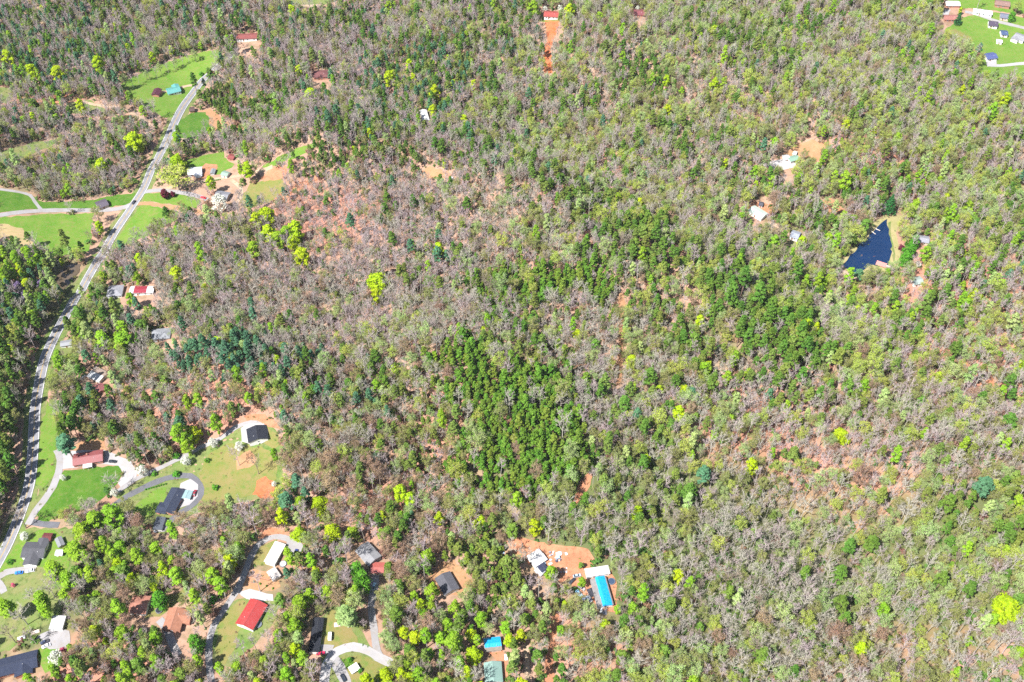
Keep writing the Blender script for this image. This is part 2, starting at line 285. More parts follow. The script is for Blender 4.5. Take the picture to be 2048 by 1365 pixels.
LAWNS = [
 ('yard', m_rough, [(222,1016),(250,982),(290,948),(350,916),(400,890),(440,874),(480,852),(540,846),(570,890),(566,960),(556,992),(430,1016),(384,1030),(330,1068),(300,1060),(282,1042),(240,1034)], .012, 'rough grass yard under the lawns of two houses'),
 ('yard', m_rough, [(60,1044),(76,980),(84,850),(98,796),(120,800),(126,880),(122,930),(104,982),(84,1026)], .012, 'rough grass between the road and the rising drive'),
 ('yard', m_rough, [(-30,1180),(-30,1110),(30,1066),(70,1056),(150,1056),(160,1100),(140,1160),(60,1180)], .012, 'rough grass round the roadside house'),
 ('yard', m_rough, [(640,1300),(640,1240),(664,1206),(716,1240),(738,1290),(790,1330),(770,1380),(650,1380)], .012, 'rough grass round the drive fork'),
 ('yard', m_rough, [(424,1340),(424,1270),(462,1205),(500,1190),(560,1196),(548,1250),(520,1276),(470,1330)], .012, 'rough grass round the red roofed house'),
  # name, material, polygon in photo pixels, lift, label
 ('meadow', m_grass, [(-40,440),(100,428),(186,426),(184,470),(180,502),(150,510),(105,512),(70,492),(0,478),(-40,470)], .06, 'green meadow below the pale side road'),
 ('ploughed_field', m_straw, [(-40,448),(10,448),(45,458),(70,482),(62,492),(25,488),(-40,482)], .10, 'straw coloured ploughed corner of the meadow'),
 ('meadow', m_lush, [(-40,432),(-40,375),(20,382),(62,392),(82,404),(190,400),(235,390),(272,386),(256,410),(180,418),(60,419)], .06, 'green meadow above the pale side road'),
 ('meadow', m_grass, [(283,408),(330,418),(358,424),(352,440),(325,458),(300,470),(262,486),(228,500),(222,495)], .06, 'triangular meadow beside the road junction'),
 ('meadow', m_lush, [(385,225),(415,224),(440,248),(424,262),(392,280),(346,279),(362,240)], .06, 'bright meadow beside the upper road'),
 ('meadow', m_grass, [(390,172),(372,200),(354,236),(330,236),(300,224),(276,204),(252,190),(236,182),(240,170),(264,154),(310,132),(360,116),(405,104),(448,98),(440,116),(412,146)], .06, 'long meadow round the teal roofed house'),
 ('lawn', m_grass, [(372,322),(410,310),(446,303),(452,318),(470,330),(440,348),(405,352),(376,345)], .06, 'lawn beside the white roofed house'),
 ('lawn', m_grass, [(290,388),(330,384),(380,392),(402,402),(392,418),(330,408),(288,402)], .06, 'lawn strip between the two clay drives'),
 ('lawn', m_grass, [(524,334),(560,312),(600,296),(640,284),(628,298),(600,312),(560,326),(535,338)], .06, 'bright lawn on the hill crest'),
 ('lawn', m_dry, [(478,400),(500,368),(560,352),(572,372),(555,398),(520,412),(495,420)], .06, 'dry lawn beside the orange clay cutting'),
 ('clay_patch', m_clay, [(520,356),(545,334),(572,330),(574,346),(560,358),(530,364)], .10, 'orange clay cutting on the hill'),
 ('clay_patch', m_clay, [(538,404),(580,374),(640,348),(646,354),(600,380),(556,406)], .06, 'clay strip climbing the hill', 0),
 ('clay_patch', m_clay2, [(440,262),(424,262),(412,224),(395,224),(420,218),(440,232),(470,252),(520,256),(520,262),(470,262)], .08, 'clay edge of the bright meadow'),
 ('clay_patch', m_clay, [(384,352),(412,328),(436,330),(430,346),(396,362)], .10, 'orange yard beside the white roofed house'),
 ('meadow', m_rough, [(-30,316),(60,286),(130,276),(80,302),(20,326),(-30,340)], .06, 'thin strip of pasture in the wood'),
 ('meadow', m_rough, [(130,208),(180,200),(215,222),(190,232),(140,226)], .06, 'rough clearing beside the gravel lane'),
 ('meadow', m_rough, [(-30,176),(18,176),(30,190),(14,208),(-30,204)], .06, 'small clearing at the edge of the far wood'),
 ('clay_patch', m_clay, [(30,190),(120,180),(160,200),(110,214),(36,212)], .05, 'reddish floor under the bare grove', 0),
 ('meadow', m_rough, [(560,-20),(640,-20),(700,-14),(640,12),(580,16)], .06, 'pale field behind the far wood'),
 ('verge', m_rough, [(140,640),(165,600),(200,560),(240,590),(250,630),(200,650),(165,690),(150,670)], .05, 'scrubby verge beside the shaded bend', 0),
 ('verge', m_rough, [(100,735),(112,700),(150,668),(175,690),(140,735),(120,760),(98,770)], .05, 'scrubby verge above the tin roofed trailer', 0),
 ('verge', m_grass, [(84,850),(96,800),(112,820),(112,880),(108,950),(88,978),(74,968)], .05, 'narrow green verge along the main road'),
 ('verge', m_rough, [(8,1060),(38,990),(52,950),(46,1000),(20,1060),(0,1100),(-10,1100)], .05, 'rough verge on the wooded side of the road'),
 ('lawn', m_lush, [(76,1046),(74,1018),(98,990),(118,956),(130,942),(180,936),(240,930),(246,948),(226,976),(205,996),(186,1014),(140,1026),(92,1046)], .07, 'rich green mown lawn below the maroon roofed house'),
 ('lawn', m_rough, [(225,992),(255,974),(330,944),(380,918),(412,898),(395,922),(358,948),(330,962),(285,984),(250,1006)], .06, 'lawn between the gravel lane and the dark drive'),
 ('lawn', m_grass, [(272,1014),(300,984),(336,974),(332,996),(316,1026),(290,1040),(270,1032)], .07, 'lawn beside the dark blue roofed house'),
 ('lawn', m_dry, [(398,948),(420,906),(460,888),(500,892),(540,900),(556,920),(552,960),(520,985),(480,998),(430,1008),(404,1002)], .07, 'wide dry lawn beside the loop drive'),
 ('clay_patch', m_clay2, [(470,916),(500,902),(516,920),(500,936),(472,940)], .11, 'bare clay on the dry lawn'),
 ('lawn', m_dry, [(532,852),(552,868),(560,892),(546,900),(530,888)], .07, 'lawn beside the black roofed house'),
 ('clay_patch', m_hot, [(506,988),(516,962),(534,952),(554,970),(556,988),(530,998)], .11, 'vivid orange clay bank'),
 ('clay_patch', m_clay2, [(140,898),(168,882),(206,878),(214,902),(160,908)], .05, 'clay bank behind the maroon roofed house'),
 ('clay_patch', m_clay, [(500,852),(488,832),(524,826),(552,846),(560,858),(536,852)], .05, 'clay bank behind the black roofed house'),
 ('lawn', m_grass, [(36,1132),(14,1140),(-20,1170),(-30,1150),(20,1108),(44,1078),(76,1062),(112,1062),(136,1080),(142,1120),(128,1146),(80,1136)], .06, 'lawn round the grey roofed house'),
 ('lawn', m_rough, [(-40,1180),(30,1168),(90,1146),(136,1140),(132,1200),(116,1236),(60,1268),(20,1300),(-40,1316)], .05, 'shaded rough grass under tall trees'),
 ('lawn', m_grass, [(84,1335),(70,1300),(96,1288),(130,1296),(150,1310),(120,1334),(90,1348)], .06, 'grass beside the gravel parking'),
 ('lawn', m_dry, [(284,1222),(300,1196),(346,1190),(376,1172),(388,1180),(344,1214),(320,1236),(290,1236)], .06, 'dry lawn between two salmon roofed houses'),
 ('lawn', m_dry, [(430,1300),(436,1252),(462,1214),(482,1198),(494,1206),(478,1256),(474,1292),(452,1326),(436,1330)], .06, 'lawn beside the red roofed house'),
 ('lawn', m_dry, [(508,1128),(506,1104),(540,1084),(556,1080),(540,1110),(530,1130)], .06, 'grass inside the gravel loop'),
 ('clay_patch', m_clay2, [(486,1172),(502,1136),(520,1142),(560,1148),(562,1176),(530,1184),(500,1182)], .07, 'orange terraced yard'),
 ('clay_patch', m_clay, [(512,1078),(540,1056),(580,1066),(560,1072),(530,1082)], .06, 'clay bank round the gravel loop'),
 ('lawn', m_dry, [(648,1290),(646,1250),(664,1218),(690,1236),(708,1262),(718,1290),(690,1294),(660,1306)], .06, 'lawn beside the long black trailer'),
 ('lawn', m_dry, [(672,1328),(690,1312),(716,1310),(760,1324),(778,1336),(750,1370),(700,1372)], .06, 'lawn inside the drive fork'),
 ('lawn', m_lush, [(680,1322),(696,1316),(712,1318),(706,1336),(692,1340)], .10, 'small patch of lush grass beside the drive'),
 ('clay_patch', m_clay2, [(848,1176),(858,1150),(880,1126),(906,1120),(930,1144),(944,1166),(930,1192),(896,1192),(868,1180)], .07, 'sandy clay yard round the grey roofed house'),
 ('clay_patch', m_clay, [(1010,1086),(1040,1072),(1076,1084),(1120,1094),(1176,1098),(1190,1116),(1184,1136),(1160,1150),(1120,1166),(1104,1140),(1070,1134),(1030,1112)], .07, 'clay yard beside the white roofed house'),
 ('clay_patch', m_clay, [(1140,1150),(1186,1132),(1222,1136),(1234,1170),(1232,1224),(1206,1226),(1178,1190),(1150,1184)], .06, 'clay yard round the blue tarped trailer'),
 ('clay_patch', m_clay, [(968,1302),(1004,1290),(1016,1320),(1016,1375),(1000,1380),(996,1320)], .06, 'clay strip beside the two sheeted roofs'),
 ('clay_patch', m_clay2, [(836,344),(862,332),(896,344),(912,358),(888,357),(846,356)], .06, 'round clay clearing on the ridge'),
 ('clay_patch', m_hot, [(1090,42),(1119,42),(1112,70),(1101,98),(1107,146),(1088,146),(1086,112),(1094,76)], .06, 'steep red clay drive below the hilltop house'),
 ('lawn', m_dry, [(1070,44),(1084,30),(1104,36),(1128,38),(1120,44)], .06, 'pale lawn before the hilltop house'),
 ('clay_patch', m_clay2, [(1560,312),(1590,290),(1626,280),(1652,290),(1648,306),(1630,326),(1606,318)], .06, 'wide orange clearing in the wood'),
 ('clay_patch', m_white, [(1516,330),(1540,322),(1580,318),(1600,322),(1590,336),(1562,342),(1540,336)], .10, 'whitish rubble yard below the orange clearing'),
 ('clay_patch', m_clay, [(1632,408),(1660,396),(1692,422),(1680,434),(1652,424)], .06, 'clay clearing above the pond'),
 ('clay_patch', m_clay, [(1492,414),(1520,404),(1562,412),(1560,424),(1530,436),(1504,428)], .05, 'clay yard round the pale green building', 0),
 ('bank', m_sand, [(1674,538),(1700,502),(1742,452),(1766,432),(1796,429),(1814,434),(1797,446),(1788,480),(1795,512),(1789,538),(1764,558),(1740,552),(1712,560),(1690,550)], .05, 'sandy bank round the dark pond'),
 ('bank_grass', m_rough, [(1776,446),(1788,442),(1786,470),(1794,500),(1800,520),(1788,524),(1784,500),(1779,466)], .09, 'grassy strip on the pond bank'),
 ('clay_patch', m_clay, [(1880,560),(1920,540),(1960,556),(2010,560),(2040,590),(1980,600),(1920,590)], .05, 'pinkish open clay among thin trees', 0),
 ('clay_patch', m_clay, [(1884,734),(1920,722),(1960,732),(2000,760),(1990,780),(1940,764)], .05, 'pinkish open ground beside the sandy track', 0),
 ('clay_patch', m_clay2, [(1236,584),(1250,590),(1248,660),(1246,720),(1240,790),(1232,790),(1236,700),(1240,640)], .05, 'orange track through the pines'),
 ('clay_patch', m_clay, [(1140,1010),(1160,970),(1178,944),(1186,950),(1168,990),(1150,1020)], .05, 'short red clay cut in the wood'),
 ('clay_patch', m_clay, [(1080,1376),(1094,1300),(1102,1244),(1116,1216),(1126,1220),(1112,1280),(1106,1376)], .05, 'red clay trail below the clay yard'),
 ('field', m_grass, [(1886,62),(1930,34),(1975,24),(2020,30),(2080,44),(2120,120),(2080,170),(2000,164),(1960,150),(1952,110),(1924,90)], .06, 'bright fields in the far corner'),
 ('field', m_dry, [(1880,70),(1910,58),(1944,76),(1952,106),(1924,92)], .10, 'pale corner of the far fields'),
 ('field', m_grass, [(1884,-14),(1960,-20),(2100,-10),(2100,36),(2020,26),(1960,18),(1900,16)], .06, 'far fields beyond the lane'),
]
for k_, (nm, m, px, lift, lab, *th) in enumerate(LAWNS): sheet(nm, px, m, lift+.0035*(k_ % 10), lab, clear=not th)

VERGE = 1
MAIN = smooth([(-110,1330),(-60,1225),(-22,1158),(10,1100),(28,1060),(46,1013),(60,962),(66,900),(68,860),(72,806),(86,731),(104,684),(137,622),(168,571),(197,520),(228,468),(262,417),(287,378),(303,340),(318,313),(336,277),(353,238),(372,205),(400,167),(418,150),(440,130),(470,104)])
NM = int(len(MAIN)*.94)
road('road_verge', [0]*7, 13.5, m_rough, .035, 'grassy shoulders of the main road', .8, 0, MAIN)
road('road', [0]*9, 6.9, m_asph, .20, 'worn grey two lane road', 0.05, 2.5, MAIN)
LINES.append((np.array([(p_.x, p_.y) for p_ in MAIN[:NM:2]]), 7.5)); LINES[-2:-1] = []; LINES[-2:-1] = []; LINES.append((np.array([(p_.x, p_.y) for p_ in MAIN[:NM]]), 6.5))
v, f = [], []
for off, w, m, nm in ((3.0, .22, m_line, 'edge line'), (-3.0, .22, m_line, 'edge line'), (.16, .15, m_yel, 'centre line'), (-.16, .15, m_yel, 'centre line')):
    a, b = ribbon(MAIN, off, w, .24); k = len(v); v += a; f += [(tuple(i+k for i in q), m) for q in b]
me = new_mesh('road_markings', v, [q for q, _ in f], (m_line, m_yel), [0 if m is m_line else 1 for _, m in f])
if sum(p.normal.z for p in me.polygons) < 0: me.flip_normals()
tag(link('road_markings', me), 'white edge lines and double yellow centre line', None, None, 'structure')
ROADS = [
 ('side_road', [(-60,441),(0,431),(50,424),(120,421),(190,421),(238,418),(262,410)], 4.6, m_gravel, .16, 'pale side road across the meadows'),
 ('lane', [(-40,374),(0,379),(40,385),(60,391),(70,404),(82,420)], 2.6, m_gravel, .14, 'pale lane curving to the side road'),
 ('drive', [(283,386),(310,381),(350,384),(400,394),(414,400)], 4.2, m_gravel, .16, 'pale drive with a red car'),
 ('drive', [(290,384),(330,378),(395,365),(440,358),(480,352),(520,343),(545,334)], 3.4, m_track, .14, 'tan drive climbing past the barn'),
 ('drive', [(462,360),(476,370),(484,384),(480,398),(470,410)], 2.8, m_track, .17, 'tan loop behind the barn'),
 ('drive', [(268,408),(300,408),(350,416),(400,424),(430,430)], 3.6, m_clay2, .15, 'clay drive beside the triangular meadow'),
 ('drive', [(333,277),(352,279),(386,281)], 3.2, m_track, .14, 'short drive below the bright meadow'),
 ('drive', [(384,171),(366,174),(345,182),(322,184)], 3.4, m_track, .14, 'drive to the teal roofed house'),
 ('lane', [(158,202),(190,210),(215,214),(245,216),(262,226),(282,238),(300,250)], 3.0, m_track, .14, 'gravel lane through the grove'),
 ('drive', [(56,1050),(70,1024),(88,1002),(106,974),(117,945),(120,920),(114,900)], 4.2, m_gravel, .16, 'grey drive rising to the maroon roofed house'),
 ('lane', [(236,984),(266,962),(300,946),(350,922),(400,896),(440,878),(470,856),(500,846),(522,850)], 3.0, m_gravel, .14, 'pale gravel lane to the black roofed house'),
 ('drive', [(222,1016),(250,996),(300,970),(345,954),(380,953),(398,970),(401,990),(388,1008),(362,1026),(338,1044),(318,1062)], 4.0, m_asph2, .15, 'dark asphalt loop drive'),
 ('drive', [(56,1042),(84,1049),(118,1051)], 4.0, m_asph2, .15, 'short asphalt drive by the road'),
 ('drive', [(594,1088),(570,1076),(548,1074),(524,1084),(508,1102),(498,1124),(488,1152),(470,1188),(446,1222),(428,1252),(418,1290),(418,1330),(424,1376)], 3.6, m_gravel, .16, 'long winding gravel drive'),
 ('drive', [(752,1140),(748,1180),(743,1215),(748,1260),(752,1290),(758,1312)], 4.0, m_gravel, .16, 'gravel drive past the red roofed shed'),
 ('drive', [(782,1327),(756,1314),(736,1302),(706,1294),(676,1302),(658,1320),(650,1345),(648,1380)], 5.0, m_white, .18, 'curving white gravel drive'),
 ('drive', [(664,1316),(678,1336),(690,1360),(694,1385)], 6.0, m_gravel, .16, 'gravel fork with a black car'),
 ('drive', [(-30,1168),(4,1150),(20,1143),(50,1140),(72,1138)], 4.2, m_gravel, .15, 'gravel drive of the grey roofed house'),
 ('lane', [(-20,1150),(0,1168),(8,1186)], 3.6, m_gravel, .17, 'gravel apron below the grey roofed house'),
 ('drive', [(318,1240),(336,1262),(346,1290),(356,1312)], 4.4, m_gravel, .15, 'gravel drive below the brown roofed house'),
 ('track', [(1052,1290),(1054,1330),(1056,1380)], 2.6, m_track, .12, 'sandy track beside the sheeted roofs'),
 ('track', [(1676,534),(1694,548),(1716,560)], 3.0, m_track, .12, 'sandy dam at the foot of the pond'),
 ('track', [(1790,548),(1796,520),(1792,490),(1786,460),(1790,436)], 4.0, m_sand, .12, 'sandy path along the pond'),
 ('track', [(1540,446),(1560,456),(1580,470)], 3.0, m_track, .12, 'track between the pale building and the shed'),
 ('track', [(1876,730),(1905,739),(1940,750),(1965,764),(1984,778)], 3.2, m_track, .12, 'sandy track in the thin wood'),
 ('lane', [(1930,24),(1950,28),(1990,42),(2030,52),(2080,64)], 4.4, m_gravel, .14, 'far lane past the white trailers'),
 ('drive', [(1974,131),(1995,132),(2040,128),(2080,124)], 4.4, m_white, .14, 'white drive of the blue roofed house'),
 ('track', [(590,11),(620,12),(650,11)], 3.4, m_track, .14, 'pale lane behind the far wood'),
]
for nm, px, w, m, lift, lab in ROADS: road(nm, px, w, m, lift, lab)
PADS = [
 ('parking', m_white, [(122,938),(122,906),(145,902),(210,900),(240,914),(262,924),(276,942),(270,962),(246,978),(236,968),(246,948),(238,932),(206,928),(140,938)], .12, 'white gravel forecourt of the maroon roofed house'),
 ('parking', m_white, [(362,968),(382,958),(396,970),(396,994),(380,1010),(352,1020),(350,1004)], .20, 'white pad beside the dark blue roofed house'),
 ('parking', m_white, [(482,858),(500,846),(528,848),(538,862),(536,882),(510,892),(484,884)], .18, 'white pad round the black roofed house'),
 ('parking', m_gravel, [(574,1078),(600,1082),(608,1092),(600,1112),(584,1116),(572,1098)], .20, 'grey parking beside the white trailer'),
 ('parking', m_white, [(476,1184),(500,1178),(546,1190),(548,1202),(520,1204),(492,1198)], .20, 'white gravel pad above the red roofed house'),
 ('parking', m_gravel, [(60,1286),(84,1268),(110,1254),(138,1262),(142,1284),(130,1298),(100,1300),(80,1286)], .16, 'gravel parking below the white tin shed'),
 ('parking', m_gravel, [(640,1290),(668,1292),(664,1306),(644,1312)], .22, 'gravel parking of the long black trailer'),
 ('parking', m_gravel, [(314,1066),(308,1048),(324,1034),(340,1042),(330,1064)], .19, 'forecourt of the dark blue roofed house'),
 ('parking', m_white, [(1972,120),(1990,116),(1994,132),(1974,134)], .18, 'white yard of the blue roofed house'),
 ('parking', m_white, [(1878,34),(1890,20),(1902,20),(1894,34)], .16, 'white drive of the salmon roofed house'),
]
for nm, m, px, lift, lab in PADS: sheet(nm, px, m, lift, lab, amp=.35)
def water(name, px, col, lab):
    m = mat(name, col, tuple(c*1.3 for c in col), .05, .08, spec=.5)
    n, l = m.node_tree.nodes, m.node_tree.links
    nz = n.new('ShaderNodeTexNoise'); nz.inputs['Scale'].default_value = .35; bp = n.new('ShaderNodeBump'); bp.inputs['Strength'].default_value = .015
    tc = n.new('ShaderNodeTexCoord'); l.new(tc.outputs['Object'], nz.inputs['Vector']); l.new(nz.outputs['Fac'], bp.inputs['Height']); pass
    o = sheet(name, px, m, .3, lab, amp=.8); return o
water('pond', [(1773,438),(1776,452),(1777,470),(1781,488),(1783,505),(1782,520),(1776,531),(1764,532),(1756,535),(1744,530),(1736,532),(1726,540),(1716,547),(1708,546),(1698,541),(1684,532),(1686,526),(1694,520),(1700,511),(1711,504),(1718,492),(1731,481),(1740,468),(1752,460),(1762,448)], (.003, .014, .045), 'dark blue triangular pond')
water('pond', [(112,562),(122,540),(134,530),(162,528),(158,546),(142,566),(124,584),(112,580)], (.06, .045, .03), 'muddy brown pond beside the bend')

# ------------------------------------------------------------------ haze
hm = bpy.data.materials.new('haze'); hm.use_nodes = True; hn = hm.node_tree.nodes; hn.remove(hn['Principled BSDF'])
pv = hn.new('ShaderNodeVolumePrincipled'); pv.inputs['Color'].default_value = (.88, .92, 1.0, 1); pv.inputs['Density'].default_value = HAZE; pv.inputs['Anisotropy'].default_value = .0
hm.node_tree.links.new(pv.outputs[0], hn['Material Output'].inputs['Volume'])
hz_o = MB().box(-9600, 9600, -9600, 10800, float(Z.min())-1, HCAM+3).build('haze', hm); tag(hz_o, 'thin pale air over the whole valley', None, None, 'stuff')

# ------------------------------------------------------------------ buildings
HOUSES = []                                          # (x, y, keep-clear radius)
LMARK = []                                           # (u, v, phrase) used when a tree's label says where it stands
M_WIN = mat('window pane', (.03, .04, .06), (.06, .07, .09), .5, .15, spec=.5)
M_FRAME = flat((.72, .72, .70), .6)
M_DOOR = flat((.25, .12, .08), .6)
M_WALLW = flat((.74, .73, .70), .8); M_WALLB = flat((.36, .17, .12), .9); M_WALLT = flat((.48, .40, .32), .85); M_WALLG = flat((.42, .43, .44), .85)
_rm = {}
def roof_mat(col, kind='shingle'):
    k = (col, kind)
    if k not in _rm:
        w = .6 if min(col) > .55 else .45
        col = tuple(c*w for c in col)
        d = tuple(c*.72 for c in col)
        if kind == 'shingle': _rm[k] = mat('shingle roof', col, d, .55, .9, tuple(c*.6+.02 for c in col), 2.5, stripes=('Y', .55, tuple(c*.8 for c in col), .16))
        elif kind == 'metal': _rm[k] = mat('metal roof', col, tuple(c*.85 for c in col), .25, .45, tuple(c*.75+.03 for c in col), .8, stripes=('X', .9, tuple(c*.72 for c in col), .12), spec=.4)
        else: _rm[k] = mat('flat roof', col, d, .35, .8, tuple(c*.65+.05 for c in col), 1.1)
    return _rm[k]
def gable(L, Wd, h, pit, oh=.45, t=.16, x0=None, x1=None):
    e = Wd/2+oh; ze = h-oh*pit; zr = h+Wd/2*pit
    x0 = -L/2-oh if x0 is None else x0; x1 = L/2+oh if x1 is None else x1
    sec = [(-e, ze), (0, zr), (e, ze), (e, ze+t), (0, zr+t), (-e, ze+t)]
    b = MB(); v = [(x0, y, z) for y, z in sec]+[(x1, y, z) for y, z in sec]
    f = [(i, (i+1) % 6, (i+1) % 6+6, i+6) for i in range(6)]+[(0, 5, 4, 1), (1, 4, 3, 2), (6, 7, 10, 11), (7, 8, 9, 10)]
    return b.add(v, f)
def hip(L, Wd, h, pit, oh=.45, t=.16):
    e, l = Wd/2+oh, L/2+oh; ze = h-oh*pit; zr = h+Wd/2*pit; r = max(L/2-Wd/2*.85, .3)
    v = []
    for d in (0, t): v += [(-l, -e, ze+d), (l, -e, ze+d), (l, e, ze+d), (-l, e, ze+d), (-r, 0, zr+d), (r, 0, zr+d)]
    top = [(0, 1, 5, 4), (1, 2, 5), (2, 3, 4, 5), (3, 0, 4)]
    return MB().add(v, [tuple(i+6 for i in q) for q in top]+[tuple(reversed(q)) for q in top]+[(0, 1, 7, 6)[::-1], (1, 2, 8, 7)[::-1], (2, 3, 9, 8)[::-1], (3, 0, 6, 9)[::-1]])
def walls(L, Wd, h, pit, inset=.0, tri=True):
    a, b = L/2, Wd/2
    v = [(-a,-b,-1.6),(a,-b,-1.6),(a,b,-1.6),(-a,b,-1.6),(-a,-b,h),(a,-b,h),(a,b,h),(-a,b,h)]
    f = [(0,1,5,4),(1,2,6,5),(2,3,7,6),(3,0,4,7)]
    if tri: v += [(-a,0,h+b*pit),(a,0,h+b*pit)]; f += [(5,6,9),(7,4,8)]
    return MB().add(v, f)
def window(par, x, y, z, nx_, ny_, w=1.3, hh=1.1):
    """a framed window on the wall point (x, y, z) with outward normal (nx_, ny_)"""
    def slab(d0, d1, w, hh):
        tx, ty = -ny_, nx_; v = []
        for d in (d0, d1):
            for s, q in ((-1, -1), (1, -1), (1, 1), (-1, 1)): v.append((x+nx_*d+tx*s*w/2, y+ny_*d+ty*s*w/2, z+q*hh/2))
        return MB().add(v, [(0,1,2,3),(7,6,5,4),(0,4,5,1),(1,5,6,2),(2,6,7,3),(3,7,4,0)])
    wdw = slab(-.05, .05, w, hh).build('window', M_FRAME, par)
    slab(.051, .06, w-.24, hh-.24).build('pane', M_WIN, wdw); return wdw
def house(label, r1, r2, Wd, roof, wall=None, kind='shingle', h=2.7, pit=.32, hipped=False, wings=(), chimney=None, windows=3, door=True, name='house', cat='house', lm=None, porch=None, vents=1, ridge=True, clear=None, minL=None):
    wall = wall or M_WALLW
    zr = h+Wd/2*pit
    a, b = at(*r1, dz=zr), at(*r2, dz=zr); c = (a+b)/2; d = (b-a).xy; L = max(d.length, minL or 2.0); ang = math.atan2(d.y, d.x)
    o = empty(name, (c.x, c.y, float(ht(c.x, c.y))), ang); tag(o, label, cat)
    walls(L, Wd, h, pit, tri=not hipped).build('wall', wall, o)
    rm = roof_mat(roof, kind)
    ro = (hip if hipped else gable)(L, Wd, h, pit).build('roof', rm, o)
    if ridge and not hipped:
        MB().box(-L/2-.44, L/2+.44, -.14, .14, zr+.13, zr+.21).build('ridge_cap', roof_mat(tuple(x*.85+.02 for x in roof), 'flat'), ro)
    for i in range(vents):
        x = L*(.22-.4*i); y = -Wd*.2
        MB().cyl((x, y, h+(Wd/2+y)*pit+.35), (0, 0, 1), .12, .5, 8).build('vent_pipe', M_FRAME, ro)
    if chimney:
        x, y = chimney[0]*L/2, chimney[1]*Wd/2; zz = h+(Wd/2-abs(y))*pit
        MB().box(x-.45, x+.45, y-.35, y+.35, zz-.6, zz+1.3).build('chimney', M_WALLB, ro)
    s = -1 if math.cos(ang) > 0 else 1                 # the long side that faces the camera
    xs = [(-.33, .0, .33), (-.38, -.13, .13, .38)][windows > 3]
    if windows:
        for q in xs[:windows]: window(o, q*L+.6, s*Wd/2, 1.5, 0, s)
        if Wd > 5: window(o, L/2, 0, 1.5, 1, 0)
        if Wd > 5: window(o, -L/2, 0, 1.5, -1, 0)
    if door:
        x = -.17*L if windows > 0 else 0
        dr = MB().box(x-.5, x+.5, s*Wd/2-.06, s*Wd/2+.06, 0, 2.1).build('door', M_DOOR, o)
        MB().cyl((x+.36, s*(Wd/2+.1), 1.0), (1, 0, 0), .035, .14, 6).build('handle', M_FRAME, dr)
    for (x, side, wl, ww) in wings:                    # cross gables: place along the ridge (-1..1), side, length out from the ridge, width
        wr = ww/2*pit+h-.12
        wv = walls(wl-Wd/2+.2, ww, h, pit)
        w_o = wv.build('wing_wall', wall, o); w_o.location = (x*L/2, side*((wl+Wd/2)/2), 0); w_o.rotation_euler = (0, 0, math.pi/2)
        g = gable(wl, ww, h-.06, pit, x0=-wl/2, x1=wl/2+.4)
        g_o = g.build('wing_roof', rm, o); g_o.location = (x*L/2, side*wl/2, -.02); g_o.rotation_euler = (0, 0, side*math.pi/2)
    if porch:                                          # (x0, x1 share of length, depth, colour)
        x0, x1, dp, pc = porch
        pr = MB().add([(x0*L/2, s*(Wd/2+.3), h-.12), (x1*L/2, s*(Wd/2+.3), h-.12), (x1*L/2, s*(Wd/2+dp), h-.5), (x0*L/2, s*(Wd/2+dp), h-.5),
                       (x0*L/2, s*(Wd/2+.3), h-.02), (x1*L/2, s*(Wd/2+.3), h-.02), (x1*L/2, s*(Wd/2+dp), h-.4), (x0*L/2, s*(Wd/2+dp), h-.4)],
                      [(0,1,2,3),(7,6,5,4),(0,4,5,1),(1,5,6,2),(2,6,7,3),(3,7,4,0)]).build('porch_roof', roof_mat(pc, 'flat'), o)
        for x in (x0, (x0+x1)/2, x1):
            xx = x*L/2*.97; MB().box(xx-.07, xx+.07, s*(Wd/2+dp-.3)-.07, s*(Wd/2+dp-.3)+.07, -.6, h-.45).build('porch_post', M_FRAME, o)
    HOUSES.append((c.x, c.y, clear if clear else max(L/2*.8, Wd/2)+2.5, ang, L, Wd))
    if lm:
        u, v, _ = proj(c.x, c.y, o.location.z+3); LMARK.append((u, v, lm))
    return o
T = 'trailer'; 
house('black shingled house on its own white gravel pad', (511, 850), (516, 879), 11.5, (.035, .04, .06), windows=3, lm='the black roofed house')
h2 = house('long maroon metal roofed ranch house with a brick front and white porch', (146, 917), (204, 909), 8.2, (.42, .12, .12), M_WALLB, 'metal', windows=3, porch=(-.35, .3, 3.2, (.75, .75, .74)), chimney=(-.05, .3), lm='the maroon roofed house')
house('long dark blue roofed house beside the asphalt loop drive', (331, 1022), (356, 977), 8.6, (.055, .07, .12), M_WALLB, windows=4, wings=((-.72, 1, 6.2, 6.5),), lm='the dark blue roofed house')
house('small grey flat garage below the dark blue roofed house', (322, 1036), (314, 1058), 4.6, (.16, .18, .22), M_WALLW, windows=0, h=2.4, pit=.15, name='garage', cat='garage', vents=0)
house('light teal open sided carport on the white pad', (371, 996), (377, 982), 4.6, (.40, .58, .60), M_WALLW, 'metal', h=2.3, pit=.15, windows=0, door=False, name='carport', cat='carport', vents=0)
house('grey shingled house with a front gable wing beside the main road', (47, 1098), (88, 1097), 9.5, (.15, .15, .17), windows=3, wings=((.05, -1, 9.5, 7.5), (.5, 1, 7.4, 5.5)), lm='the grey house by the road')
house('little maroon roofed shed behind the grey roadside house', (86, 1073), (101, 1073), 4.5, (.24, .06, .06), M_WALLB, windows=0, h=2.2, name='shed', cat='shed', vents=0)
house('narrow grey shed beside the little maroon one', (116, 1076), (122, 1090), 3.2, (.35, .36, .38), M_WALLT, windows=0, h=2.2, name='shed', cat='shed', vents=0, kind='metal')
house('tiny white shed alone on the grass behind the grey roadside house', (112, 1105), (124, 1104), 3.0, (.66, .68, .70), windows=0, h=2.0, name='shed', cat='shed', vents=0, kind='metal')
house('salmon brown roofed house next to a round dark green tree', (262, 1206), (294, 1208), 10.0, (.66, .29, .21), M_WALLW, windows=3, chimney=(-.9, .5), lm='the salmon roofed house')
